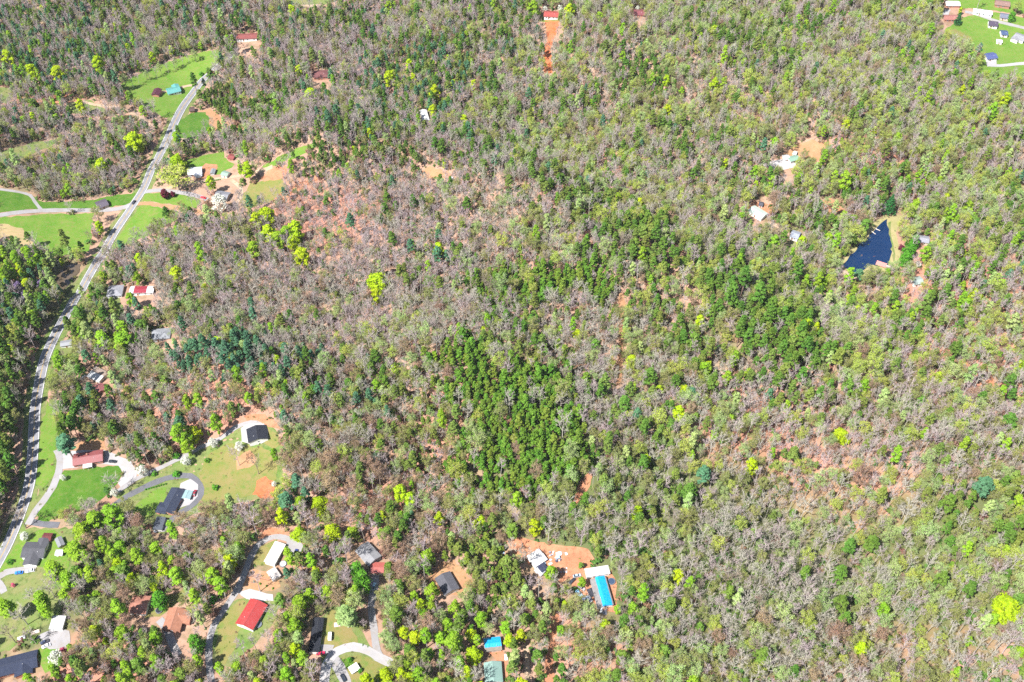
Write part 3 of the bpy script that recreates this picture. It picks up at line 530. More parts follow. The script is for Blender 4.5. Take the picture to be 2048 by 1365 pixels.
house('rust brown roofed house with a cross wing and a small white porch end', (341, 1258), (354, 1216), 9.0, (.60, .27, .17), M_WALLB, windows=3, wings=((.35, -1, 8.4, 7.0),), lm='the rust brown roofed house')
house('open ended white metal shed at the head of the gravel parking', (118, 1233), (111, 1257), 6.4, (.70, .70, .72), M_WALLW, 'metal', windows=0, h=2.9, pit=.12, name='shed', cat='shed', vents=0, lm='the white tin shed')
house('dark blue roofed brick house cut by the photo border', (-24, 1342), (70, 1312), 9.5, (.05, .065, .12), M_WALLB, windows=4, wings=((.45, -1, 7.4, 8.5),), lm='the corner brick house')
house('bright red metal roofed house beside a winding gravel drive', (516, 1201), (488, 1251), 10.0, (.62, .075, .07), M_WALLW, 'metal', windows=3, lm='the bright red roofed house')
house('cream white roofed mobile home inside the gravel loop', (560, 1086), (539, 1126), 6.0, (.72, .70, .63), M_WALLW, 'flat', pit=.12, windows=4, name='mobile_home', cat='mobile home', lm='the cream white mobile home')
house('small white outbuilding on the orange terraces', (542, 1140), (553, 1156), 4.6, (.68, .62, .58), M_WALLW, 'flat', pit=.1, h=2.3, windows=0, name='shed', cat='shed', vents=0)
house('light grey roofed house tilted beside a red roofed shed', (723, 1090), (749, 1120), 8.6, (.43, .43, .45), M_WALLG, windows=3, lm='the light grey roofed house')
house('coral red roofed shed against the light grey house', (742, 1134), (767, 1136), 6.2, (.62, .16, .13), M_WALLT, 'metal', windows=0, h=2.5, pit=.2, name='shed', cat='shed', vents=0, lm='the coral red shed')
house('long black roofed mobile home beside the white drive', (637, 1236), (627, 1303), 5.0, (.03, .035, .05), M_WALLW, windows=4, pit=.2, name='mobile_home', cat='mobile home', lm='the long black mobile home')
house('charcoal grey roofed house alone on a sandy clay yard', (885, 1148), (903, 1181), 8.8, (.17, .17, .20), M_WALLW, windows=3, lm='the charcoal grey house')
ht1 = house('small house with a vivid blue sheeted roof and a tan end', (969, 1289), (1001, 1285), 7.0, (.42, .36, .30), M_WALLT, windows=2, pit=.25, lm='the blue sheeted house')
house('faded teal metal roofed house at the bottom of the clay strip', (985, 1324), (988, 1362), 8.6, (.36, .56, .50), M_WALLW, 'metal', windows=2, lm='the faded teal house')
house('white roofed house with a dark blue lean-to on the clay yard', (1063, 1123), (1085, 1106), 7.8, (.76, .75, .74), M_WALLW, 'metal', windows=2, pit=.2, porch=(-.85, .3, 5.0, (.05, .06, .12)), lm='the white clay yard house')
ht2 = house('long grey roofed mobile home under a bright blue tarp', (1196, 1156), (1211, 1210), 8.4, (.42, .39, .38), M_WALLW, windows=4, pit=.22, lm='the blue tarped mobile home')
house('flat white trailer lying across the head of the blue tarped mobile home', (1172, 1147), (1217, 1139), 4.6, (.72, .70, .68), M_WALLW, 'flat', h=2.4, pit=.06, windows=3, name=T, cat='trailer', vents=2)
house('white and dark lean-to roof beside the white roofed house', (1074, 1137), (1086, 1146), 3.4, (.62, .66, .72), M_WALLG, 'metal', h=2.1, pit=.1, windows=0, name='shed', cat='shed', vents=0)
house('dark panel roofed shed against the side of the blue tarped mobile home', (1181, 1178), (1187, 1190), 3.6, (.06, .06, .08), M_WALLG, 'flat', h=2.2, pit=.1, windows=0, name='shed', cat='shed', vents=0, ridge=False)
# the middle distance
house('white roofed house with dark gables beside a big lime tree', (376, 341), (402, 338), 8.5, (.72, .73, .78), M_WALLW, 'metal', windows=2, wings=((.6, -1, 6.5, 5.0),), lm='the white roofed house')
house('grey weathered barn half hidden by a white blossoming tree', (432, 386), (456, 390), 8.0, (.36, .36, .40), M_WALLT, 'metal', windows=0, name='barn', cat='barn', vents=0, lm='the grey barn')
house('old brown tin barn alone in the roadside meadow', (193, 409), (212, 401), 8.0, (.17, .14, .18), M_WALLT, 'metal', windows=0, name='barn', cat='barn', vents=0, lm='the old brown barn')
house('pale green garden shed above the tan drive', (445, 345), (456, 347), 5.0, (.40, .55, .45), M_WALLW, 'metal', windows=0, h=2.3, name='shed', cat='shed', vents=0)
house('red roofed garden shed behind the orange yard', (458, 312), (468, 312), 5.0, (.38, .08, .07), M_WALLB, 'metal', windows=0, h=2.3, name='shed', cat='shed', vents=0)
house('tiny grey shed at the foot of the tan loop', (427, 338), (424, 346), 3.0, (.35, .38, .40), M_WALLG, 'metal', windows=0, h=2.0, name='shed', cat='shed', vents=0)
house('teal roofed white house in the long meadow', (333, 179), (359, 176), 8.5, (.16, .50, .46), M_WALLW, 'metal', windows=3, wings=((.5, 1, 7.2, 5.5),), lm='the teal roofed house')
house('dark maroon shed beside the teal roofed house', (309, 187), (316, 178), 6.0, (.13, .03, .05), M_WALLB, 'metal', windows=0, name='shed', cat='shed', vents=0)
house('small dark brown shelter beside the upper road', (379, 217), (388, 217), 5.0, (.14, .08, .07), M_WALLB, 'metal', windows=0, h=2.2, name='shed', cat='shed', vents=0)
house('pale grey hip roofed house between the road bend and a long trailer', (215, 580), (243, 577), 10.0, (.50, .50, .55), M_WALLW, hipped=True, windows=3, lm='the pale grey hip roof')
tr = house('long white trailer with a crimson metal mid roof', (261, 581), (306, 577), 6.0, (.74, .74, .76), M_WALLW, 'metal', windows=4, pit=.14, name=T, cat='trailer', lm='the crimson roofed trailer')
house('silver grey roofed house under trees below the white and crimson trailer', (304, 669), (338, 661), 9.0, (.44, .46, .50), M_WALLG, hipped=True, windows=3, lm='the silver grey roofed house')
house('small grey shed on the verge at the road bend', (121, 686), (142, 684), 4.4, (.42, .43, .46), M_WALLW, 'metal', windows=0, h=2.3, name='shed', cat='shed', vents=0)
tn = house('white trailer with a tan rusted roof half near the main road', (183, 743), (206, 753), 8.6, (.70, .72, .73), M_WALLW, 'metal', windows=3, pit=.12, name=T, cat='trailer', lm='the tan and white trailer')
house('small faded pink roofed shed under bare twigs', (196, 769), (201, 781), 5.0, (.46, .16, .16), M_WALLB, 'metal', windows=0, h=2.2, name='shed', cat='shed', vents=0)
# far away
house('hilltop house with a red roof and white wall above the red clay drive', (1089, 26), (1117, 25), 9.0, (.58, .11, .09), M_WALLW, 'metal', windows=4, lm='the red hilltop house')
house('maroon roofed house deep in the far wood', (1268, 22), (1289, 23), 9.0, (.34, .10, .11), M_WALLB, 'metal', windows=3, lm='the maroon far house')
house('long low house with a dull red roof at the far meadow end', (474, 72), (513, 69), 8.0, (.40, .12, .11), M_WALLW, windows=3, lm='the dull red house')
house('reddish brown hip roofed house with a white flowering tree beside it', (627, 146), (655, 144), 10.0, (.30, .12, .12), M_WALLB, hipped=True, windows=3, lm='the reddish hip roofed house')
house('white tent like shed among bare trees', (846, 221), (852, 238), 5.0, (.78, .78, .78), M_WALLW, 'metal', windows=0, name='shed', cat='shed', vents=0, lm='the white tent like shed')
house('salmon roofed ranch house at the field corner', (1889, 31), (1916, 34), 8.0, (.56, .24, .20), M_WALLB, windows=3, lm='the salmon roofed ranch house')
house('long white roofed trailer by the far lane', (1948, 20), (1984, 26), 6.5, (.76, .76, .78), M_WALLW, 'flat', windows=3, pit=.12, name=T, cat='trailer')
house('far white roofed house with a red gable', (1892, 4), (1919, 5), 8.0, (.74, .72, .72), M_WALLB, 'metal', windows=2)
house('far brown roofed house at the picture edge', (1992, 2), (2020, 6), 9.0, (.42, .26, .22), M_WALLB, windows=2)
house('purple grey gabled house on the green field', (1979, 42), (1996, 45), 8.0, (.13, .10, .16), M_WALLW, windows=2, pit=.5)
house('blue grey roofed house with a dark tree beside it', (2002, 28), (2019, 31), 8.0, (.28, .30, .40), M_WALLT, windows=2)
house('little blue roofed cottage on the green field', (2003, 63), (2015, 64), 7.0, (.10, .16, .32), M_WALLW, windows=2)
house('big white house with a grey roof at the far field edge', (2032, 67), (2052, 75), 10.0, (.46, .46, .50), M_WALLW, windows=2, wings=((-.5, -1, 8, 6),))
house('low white trailer in the field', (1994, 81), (2004, 83), 4.0, (.78, .78, .80), M_WALLW, 'metal', windows=0, pit=.1, h=2.2, name=T, cat='trailer', vents=0)
house('white house with a blue roof on a white gravel yard', (1972, 110), (1991, 109), 8.5, (.13, .17, .42), M_WALLW, windows=3, lm='the blue roofed house')
house('long pale green metal building in the wood above the pond', (1504, 414), (1530, 430), 8.0, (.58, .70, .62), M_WALLW, 'metal', windows=0, name='barn', cat='barn', vents=0, lm='the pale green metal building')
house('tiny dark shed behind the pale green metal building', (1519, 406), (1526, 407), 4.0, (.12, .12, .15), M_WALLG, 'metal', windows=0, h=2.1, name='shed', cat='shed', vents=0)
house('pale blue roofed cabin in the wood beside the pond', (1584, 465), (1599, 469), 7.6, (.48, .52, .62), M_WALLW, 'metal', windows=2, name='cabin', cat='cabin', lm='the pale blue roofed cabin')
house('silver roofed cabin behind the hedge of dense green trees', (1839, 475), (1858, 478), 7.0, (.46, .46, .54), M_WALLT, 'metal', windows=2, name='cabin', cat='cabin')
house('pale green roofed cabin among trees below the pond', (1826, 560), (1844, 558), 7.0, (.52, .62, .58), M_WALLW, 'metal', windows=2, name='cabin', cat='cabin')
house('green roofed shed on the white rubble yard', (1578, 318), (1596, 312), 5.5, (.36, .58, .44), M_WALLW, 'metal', windows=0, h=2.3, name='shed', cat='shed', vents=0)
house('small white shed at the edge of the orange clearing', (1588, 304), (1593, 306), 4.0, (.78, .78, .76), M_WALLW, 'metal', windows=0, h=2.1, name='shed', cat='shed', vents=0)
house('white tent like shed on the rubble yard', (1568, 314), (1578, 312), 5.0, (.78, .78, .78), M_WALLW, 'metal', windows=0, h=2.1, name='shed', cat='shed', vents=0)
# panels of another colour that belong to a roof
def overlay(o, x0, x1, W0, W1, Wd, h, pit, m, name, lift=.22):
    z = lambda y: h+(Wd/2-abs(y))*pit+lift
    v, f = [], []; ys = [W0]+([0] if W0 < 0 < W1 else [])+[W1]; n = 14
    r = random.Random(5)
    for i in range(n+1):
        for y in ys: v.append((x0+(x1-x0)*i/n+(r.uniform(-.12, .12) if i in (0, n) else 0), y+r.uniform(-.1, .1)*(y != 0), z(y)+r.uniform(-.02, .05)))
    k = len(ys)
    for i in range(n):
        for j in range(k-1): f.append((i*k+j, (i+1)*k+j, (i+1)*k+j+1, i*k+j+1))
    me = new_mesh(name, v, f, (m,)); 
    if sum(p.normal.z for p in me.polygons) < 0: me.flip_normals()
    ob = link(name, me, o); sol = ob.modifiers.new('thickness', 'SOLIDIFY'); sol.thickness = .04; sol.offset = 1; return ob
overlay(tr, -5.5, 3.5, -3.4, 3.4, 6.0, 2.7, .14, roof_mat((.48, .05, .08), 'metal'), 'roof_panel').update_tag()
overlay(tn, -4.9, 4.9, .3, 4.7, 8.6, 2.7, .12, roof_mat((.52, .40, .33), 'flat'), 'roof_panel')
m_tarp = mat('blue tarpaulin', (.004, .20, .42), (.01, .26, .50), .6, .4, (.003, .15, .36), 1.6, spec=.4)
for hh, a, lab, grp in ((ht2, (-9.2, 9.0, -1.6, 3.9, 8.4, 2.7, .22), 'long bright blue tarp spread over the grey mobile home roof', 0), (ht1, (-4.4, 4.6, -2.0, 3.7, 7.0, 2.7, .25), 'vivid blue tarp covering most of the small house roof', 0)):
    t = overlay(hh, *a, m_tarp, 'tarp', .24); mw = hh.matrix_basis.copy(); t.parent = None; t.matrix_basis = mw; tag(t, lab, 'tarp')
# dock and logs on the pond
pz = float(ht(*at(1745, 500).xy))+.3
c = at(1764, 531); o = empty('dock', (c.x, c.y, pz), R(-28)); tag(o, 'small pinkish red wooden dock at the pond bank', 'dock')
MB().box(-4.4, 3.0, -2.4, 2.4, .5, .62).build('deck', mat('red stained deck', (.50, .20, .17), (.40, .17, .15), 1.2, .8, stripes=('X', .3, (.33, .13, .12), .12)), o)
MB().box(3.0, 7.4, -.8, .8, .5, .62).build('gangway', mat('grey boards', (.45, .38, .33), (.36, .30, .26), 1.2, .8), o)
for x, y in ((-4.2, -2.2), (-4.2, 2.2), (2.8, -2.2), (2.8, 2.2)): MB().cyl((x, y, -.2), (0, 0, 1), .12, 2.2, 8).build('post', M_WALLT, o)
for (u1, v1, u2, v2), lab in (((1741, 463, 1751, 470), 'pale log jutting into the pond, the thicker one'), ((1751, 459, 1760, 463), 'thin pale log jutting into the narrow pond end')):
    a, b = at(u1, v1), at(u2, v2); mb = MB(); n = 6
    mb.tube([(a.x+(b.x-a.x)*i/n+.1*(i % 2), a.y+(b.y-a.y)*i/n, pz+.25-.05*i/n) for i in range(n+1)], [.32-.03*i for i in range(n+1)], 7)
    tag(mb.build('log', flat((.62, .55, .48), .9)), lab, 'log')

# ------------------------------------------------------------------ vehicles
def loft(secs, m, name, par):
    b = MB(); v, f = [], []
    for x, w, z0, z1, wt in secs:
        v += [(x, -w, z0), (x, w, z0), (x, w*1.0, (z0+z1*1.4)/2.4), (x, wt, z1), (x, -wt, z1), (x, -w*1.0, (z0+z1*1.4)/2.4)]
    for i in range(len(secs)-1):
        for j in range(6): f.append((i*6+j, i*6+(j+1) % 6, (i+1)*6+(j+1) % 6, (i+1)*6+j))
    f += [tuple(reversed(range(6))), tuple((len(secs)-1)*6+j for j in range(6))]
    me = new_mesh(name, v, f, (m,)); bm = bmesh.new(); bm.from_mesh(me); bmesh.ops.recalc_face_normals(bm, faces=bm.faces); bm.to_mesh(me); bm.free()
    return link(name, me, par)
M_GLASS = mat('vehicle glass', (.02, .025, .035), None, rough=.08, spec=.6); M_TYRE = flat((.02, .02, .02), .9); M_RIM = flat((.4, .4, .42), .4); M_LAMP = flat((.7, .7, .66), .2)
def vehicle(label, front, rear, col, kind='car', name=None):
    a, b = at(*front), at(*rear); c = (a+b)/2; d = (a-b).xy; ang = math.atan2(d.y, d.x)
    o = empty(name or {'car': 'car', 'pickup': 'pickup_truck', 'van': 'van'}[kind], (c.x, c.y, float(ht(c.x, c.y))+.24), ang); tag(o, label, {'car': 'car', 'pickup': 'pickup', 'van': 'van'}[kind])
    m = mat('car paint', col, tuple(x*.9 for x in col), .8, .3, spec=.5)
    if kind == 'van':
        loft([(2.5,.8,.35,.9,.75),(2.3,.92,.32,1.1,.85),(1.6,.95,.32,1.9,.82),(1.2,.96,.32,2.1,.85),(-2.5,.96,.32,2.1,.85),(-2.6,.9,.35,2.0,.82)], m, 'body', o)
        loft([(1.98,.84,1.25,1.56,.80),(1.55,.86,1.25,1.93,.80)], M_GLASS, 'windscreen', o)
        wx = (1.6, -1.6)
    else:
        body = loft([(2.3,.72,.36,.68,.66),(2.15,.86,.3,.78,.8),(1.2,.9,.3,.9,.84),(0,.92,.3,.95,.86),(-1.4,.92,.3,.98,.86),(-2.1,.88,.3,.92,.8),(-2.3,.76,.36,.72,.7)], m, 'body', o)
        if kind == 'car':
            loft([(1.05,.80,.86,.93,.78),(.35,.82,.9,1.40,.64),(-1.1,.82,.9,1.40,.64),(-1.85,.80,.9,.97,.74)], M_GLASS, 'windows', o)
            MB().box(-1.12, .36, -.62, .62, 1.395, 1.43).build('roof', m, o)
        else:
            loft([(1.05,.80,.86,.93,.78),(.45,.82,.9,1.55,.66),(-.55,.82,.9,1.55,.66),(-.75,.80,.9,1.0,.74)], M_GLASS, 'windows', o)
            MB().box(-.56, .46, -.64, .64, 1.54, 1.585).build('roof', m, o)
            MB().box(-2.18, -.85, -.72, .72, .94, .99).build('cargo_bed', flat((.05, .05, .055), .8), o)
        wx = (1.4, -1.4)
    for x in wx:
        for s in (-1, 1):
            w = MB().cyl((x, s*.84, .08), (0, 1, 0), .34, .22, 14).build('wheel', M_TYRE, o); MB().cyl((x, s*.95, .08), (0, 1, 0), .2, .03, 10).build('rim', M_RIM, w)
    for s in (-1, 1): MB().box(2.2, 2.32, s*.6-.16, s*.6+.16, .52, .66).build('headlight', M_LAMP, o)
    return o
for a in [
 ('black car parked at the end of the maroon roofed house', (233, 925), (218, 924), (.02, .025, .03)),
 ('dark red car under the teal carport edge', (392, 982), (388, 994), (.20, .02, .03)),
 ('white car on the forecourt below the grey garage', (311, 1065), (318, 1056), (.75, .75, .75)),
 ('bright blue car on the drive of the grey roadside house', (32, 1148), (46, 1146), (.02, .16, .50)),
 ('white car behind the bright blue one', (54, 1145), (68, 1141), (.75, .76, .8)),
 ('dark navy car on the gravel parking below the white tin shed', (80, 1290), (101, 1281), (.03, .04, .08), 'pickup'),
 ('white car in front of the dark pickup', (84, 1298), (103, 1289), (.78, .78, .82)),
 ('navy blue car beside the cream white mobile home', (594, 1101), (589, 1113), (.02, .03, .14)),
 ('crimson car across the end of the long black mobile home', (650, 1307), (633, 1309), (.50, .015, .06)),
 ('white van on the dry lawn beside the black mobile home', (661, 1266), (660, 1282), (.80, .80, .80), 'van'),
 ('pale teal pickup on the drive below the coral red shed', (750, 1169), (747, 1180), (.42, .60, .62), 'pickup'),
 ('black car on the gravel fork', (684, 1352), (690, 1363), (.02, .025, .035)),
 ('grey blue car on the clay yard', (1162, 1151), (1146, 1155), (.28, .34, .40)),
 ('dark car with white panels beside the blue tarped mobile home', (1170, 1182), (1156, 1172), (.30, .26, .26)),
 ('light blue car nearest the blue tarped mobile home', (1163, 1194), (1153, 1183), (.20, .42, .60)),
 ('black car among shadows at the clay yard rim', (1140, 1168), (1148, 1160), (.03, .03, .035)),
 ('red car on the pale drive near the blossoming tree', (403, 396), (411, 398), (.62, .03, .04)),
 ('black car turning at the road junction', (266, 409), (270, 404), (.02, .02, .03)),
 ('silver car beside the tan and white trailer', (171, 753), (162, 761), (.55, .58, .62)),
 ('white car on the ridge clearing', (899, 356), (908, 360), (.72, .74, .78)),
]: vehicle(*a)

# ------------------------------------------------------------------ small yard things
def pool(label, u, v, r, col, name='trampoline', cat='trampoline'):
    c = at(u, v, .6); o = empty(name, (c.x, c.y, float(ht(c.x, c.y)))); tag(o, label, cat)
    n = 28; vv = []; 
    for k, (rr, z) in enumerate(((r, -.4), (r, .8), (r-.28, .8), (r-.28, .2))): vv += [(rr*math.cos(2*math.pi*i/n), rr*math.sin(2*math.pi*i/n), z) for i in range(n)]
    MB().add(vv, [(k*n+i, k*n+(i+1) % n, (k+1)*n+(i+1) % n, (k+1)*n+i) for k in range(3) for i in range(n)]).build('rim', flat((.14, .15, .17), .5), o)
    MB().cyl((0, 0, .62), (0, 0, 1), r-.27, .04, n).build('mat' if name == 'trampoline' else 'water', mat('dark sheet', col, None, rough=.35), o)
pool('black round trampoline between the salmon and the rust brown houses', 318, 1221, 1.9, (.02, .02, .03))
pool('grey trampoline below the bright red roofed house', 516, 1249, 2.1, (.10, .12, .15))
pool('dark round pool beside the blue tarp', 1223, 1163, 2.1, (.03, .05, .09), 'pool', 'pool')
pool('pale round pool beside the cream white mobile home', 566, 1128, 2.0, (.40, .42, .36), 'pool', 'pool')
def junk(label, u, v, name, cat, parts, rz=0):
    c = at(u, v); o = empty(name, (c.x, c.y, float(ht(c.x, c.y))), rz); tag(o, label, cat)
    for pn, b, col in parts: MB().box(*b).build(pn, flat(col, .7), o)
junk('low brown retaining wall along the orange terraces', 520, 1157, 'retaining_wall', 'wall', [('kerb', (-6, 6, -.25, .25, -.5, .9), (.25, .12, .07)), ('coping', (-6.1, 6.1, -.32, .32, .903, 1.0), (.33, .18, .11))], R(-14))
junk('white trailer frame beside the clay yard track', 1012, 1316, 'utility_trailer', 'trailer', [('deck', (-1.6, 1.6, -.8, .8, .5, .62), (.72, .72, .72)), ('tow_bar', (1.6, 2.6, -.06, .06, .5, .58), (.2, .2, .2)), ('wheel', (-.4, .2, -.98, -.82, .0, .6), (.03, .03, .03)), ('wheel', (-.4, .2, .82, .98, .0, .6), (.03, .03, .03))], R(95))
junk('cream boat under a cover on the grass near the gravel parking', 72, 1266, 'covered_boat', 'boat', [('hull', (-2.2, 2.2, -.9, .9, .3, 1.0), (.62, .52, .40)), ('cover', (-1.6, 1.9, -.8, .8, 1.003, 1.3), (.70, .60, .46))], R(20))
junk('white camper shell on the shaded grass', 44, 1278, 'camper_shell', 'camper', [('shell', (-1.9, 1.9, -1, 1, -.2, 1.2), (.6, .64, .62)), ('roof_vent', (-.3, .4, -.3, .3, 1.203, 1.35), (.3, .32, .32))], R(25))
junk('pale stone pile on the dry lawn', 675, 1250, 'stone_pile', 'stones', [('stones', (-1.8, 1.6, -1.3, 1.2, -.2, .55), (.55, .42, .38)), ('slab', (-.7, 1.2, -.9, .7, .553, .8), (.66, .54, .48))], R(10))
junk('white roofed well house in the drive fork', 709, 1340, 'well_house', 'shed', [('wall', (-2.2, 2.2, -1.8, 1.8, -.3, 1.9), (.72, .72, .70)), ('roof', (-2.5, 2.5, -2.1, 2.1, 1.903, 2.1), (.80, .80, .78))], R(35))
for i, (u, v, s, r_, lab) in enumerate([(1124, 1112, 1.6, 20, 'white tarp heap on the open clay'), (1118, 1118, 1.0, 60, 'small dark heap on the open clay'), (1104, 1108, .8, 10, 'rust coloured scrap heap near the white roofed house'), (1094, 1126, 1.5, 40, 'mixed pale scrap heap beside the white roofed house'), (1092, 1138, 1.3, 80, 'grey scrap heap under the trees beside the clay yard'), (1127, 1141, .9, 0, 'pale plank heap beside the grass strip'), (1175, 1200, 1.6, 30, 'pale sheet metal heap at the mobile home end'), (1206, 1217, 1.6, 75, 'white furniture heap at the lower end of the tarped roof'), (1000, 1095, 2.0, 50, 'dark tyre and scrap heap in the shade'), (1007, 1103, 1.6, 20, 'grey scrap heap beyond the shaded tyres'), (1240, 1222, 1.5, 20, 'grey scrap heap beyond the blue tarped mobile home')]):
    g = random.Random(i); pts = []
    dark = 'dark' in lab or 'tyre' in lab
    junk(lab, u, v, 'scrap_heap', 'scrap heap', [(('sheet', 'crate', 'board')[k % 3], (x-w, x+w, y-d, y+d, -.3, hh), ((.05, .05, .07) if dark and k % 3 else c)) for k in range(9) for x, y, w, d, hh, c in [(g.uniform(-2, 2)*s, g.uniform(-1.4, 1.4)*s, g.uniform(.2, .8)*s, g.uniform(.15, .6)*s, g.uniform(.2, 1.0)+.01*k, random.Random(k+i*9).choice([(.7, .7, .7), (.5, .5, .52), (.42, .25, .18), (.2, .2, .24), (.30, .42, .55)]))]], R(r_))

# ------------------------------------------------------------------ tree forms
def leaf_quads(c, nrm, size, g, stretch=1.0):
    """one small quad per centre, facing nrm"""
    n = len(c); a = np.cross(nrm, g.normal(size=(n, 3))); a /= np.linalg.norm(a, axis=1)[:, None]+1e-9
    b = np.cross(nrm, a); s = (size*g.uniform(.6, 1.35, n))[:, None]/2
    v = np.stack([c-a*s-b*s*stretch, c+a*s*1.1-b*s*stretch*.4, c+a*s*.8+b*s*stretch, c-a*s*.5+b*s*stretch*.8], 1)
    return v.reshape(-1, 3), np.arange(n*4).reshape(n, 4)
def unit(a): return a/(np.linalg.norm(a, axis=-1, keepdims=True)+1e-9)
def tube(V, Fc, pts, r0, r1, n):
    k = len(V); m = len(pts)
    for i in range(m):
        d = unit(pts[min(i+1, m-1)]-pts[max(i-1, 0)]); a = unit(np.cross(d, [.31, .95, .1])); b = np.cross(d, a); r = r0+(r1-r0)*i/(m-1)
        for j in range(n): t = 2*math.pi*j/n; V.append(pts[i]+(a*math.cos(t)+b*math.sin(t))*r)
    for i in range(m-1):
        for j in range(n): Fc.append((k+i*n+j, k+i*n+(j+1) % n, k+(i+1)*n+(j+1) % n, k+(i+1)*n+j))
def skeleton(g, H, base, spread, nl=10, ns=5, nt=6, thick=1.0, up=.75):
    """trunk and limbs of a broadleaf tree: (trunk V,F), (branch V,F), (twig V,F), twig ends"""
    tv, tf, bv, bf, wv, wf, ends = [], [], [], [], [], [], []
    lean = g.normal(size=2)*.03*H; top = H*.82
    tp = [np.array([lean[0]*t+g.normal()*.12, lean[1]*t+g.normal()*.12, -1+(top+1)*t]) for t in (0, .3, .6, 1)]
    tube(tv, tf, tp, .32*thick, .10*thick, 6)
    for i in range(nl):
        t = base+(.97-base)*(i+.5)/nl; z = top*t; az = i*2.4+g.uniform(-.5, .5)
        p0 = np.array([lean[0]*t, lean[1]*t, z]); L = spread*(1.15-.55*abs(t-base-.15)/(1-base))*g.uniform(.8, 1.15)
        d = np.array([math.cos(az), math.sin(az), up*g.uniform(.6, 1.3)+(t-.4)*.9]); d /= np.linalg.norm(d)
        p1 = p0+d*L*.5; d2 = unit(d+np.array([0, 0, .45])+g.normal(size=3)*.2); p2 = p1+d2*L*.55
        tube(bv, bf, [p0, p1, p2], .15*thick, .05*thick, 4)
        for j in range(ns):
            s = g.uniform(.3, 1); q0 = p0+(p1-p0)*s*2 if s < .5 else p1+(p2-p1)*(s-.5)*2
            e = unit(d+g.normal(size=3)*.65+np.array([0, 0, .3])); l2 = L*g.uniform(.28, .5)
            q1 = q0+e*l2*.5+g.normal(size=3)*.12; q2 = q1+unit(e+g.normal(size=3)*.35)*l2*.5
            tube(bv, bf, [q0, q1, q2], .065*thick, .025*thick, 3)
            for k in range(nt):
                w = g.uniform(.25, 1); r0 = q0+(q1-q0)*w*2 if w < .5 else q1+(q2-q1)*(w-.5)*2
                h = unit(e+g.normal(size=3)*.7+np.array([0, 0, .2])); l3 = g.uniform(.7, 1.7); side = unit(np.cross(h, g.normal(size=3)))*.055*thick
                kk = len(wv); wv += [r0-side, r0+side, r0+h*l3]; wf.append((kk, kk+1, kk+2)); ends.append(r0+h*l3*g.uniform(.4, 1))
    return (tv, tf), (bv, bf), (wv, wf), np.array(ends)
def lumps_crown(g, H, base, rad, nl, lr, top_shape=1.0):
    """centres and radii of the leaf clumps of a full crown"""
    out = []
    for i in range(nl):
        t = (i+.5)/nl; z = H*base+(H*(1-base)-lr)*t; prof = math.sin(math.pi*min(.98, (t*.8+.18)))**.7*top_shape if top_shape else 1-t*.85
        az = i*2.4+g.uniform(-.4, .4); rr = rad*prof*g.uniform(.35, .78)
        out.append((np.array([rr*math.cos(az), rr*math.sin(az), z]), lr*g.uniform(.7, 1.2)))
    return out
def leaves_on(g, lumps, per, size, flatness=.75, stretch=1.0, wild=.55):
    cs, ns = [], []
    for c, r in lumps:
        d = unit(g.normal(size=(per, 3))); d[:, 2] = np.where(d[:, 2] < -.5, -d[:, 2], d[:, 2])
        cs.append(c+d*np.array([1, 1, flatness])*r*g.uniform(.55, 1.05, (per, 1))); ns.append(unit(d+np.array([0, 0, .25])+g.normal(size=(per, 3))*wild))
    return leaf_quads(np.concatenate(cs), np.concatenate(ns), size, g, stretch)
def form(trunk, layers, mt, mats):
    """a tree form: trunk mesh, crown mesh (one material per layer)"""
    tm = new_mesh('trunk', [tuple(p) for p in trunk[0]], trunk[1], (mt,))
    v, f, fm = [], [], []
    for i, (a, b) in enumerate(layers):
        k = len(v); v += [tuple(p) for p in a]; f += [tuple(int(q)+k for q in x) for x in b]; fm += [i]*len(b)
    return tm, new_mesh('crown', v, f, mats, fm)
def bark(n, c): return mat(n, c, tuple(x*.75 for x in c), 1.2, .95, rnd=.25)
B_PALE, B_PINK, B_BROWN, B_DARK = bark('pale bark', (.37, .34, .285)), bark('pinkish bark', (.39, .325, .32)), bark('brown bark', (.24, .19, .15)), bark('pine bark', (.20, .13, .10))
TW = {'pale grey': bark('pale twigs', (.325, .30, .245)), 'pinkish grey': bark('pink twigs', (.33, .255, .255)), 'brownish grey': bark('brown twigs', (.235, .195, .14))}
def leafm(n, c, c2, tr=.3, rnd=1.0): return mat(n, c, c2, .35, .7, rnd=rnd, transl=tr, spec=.15)
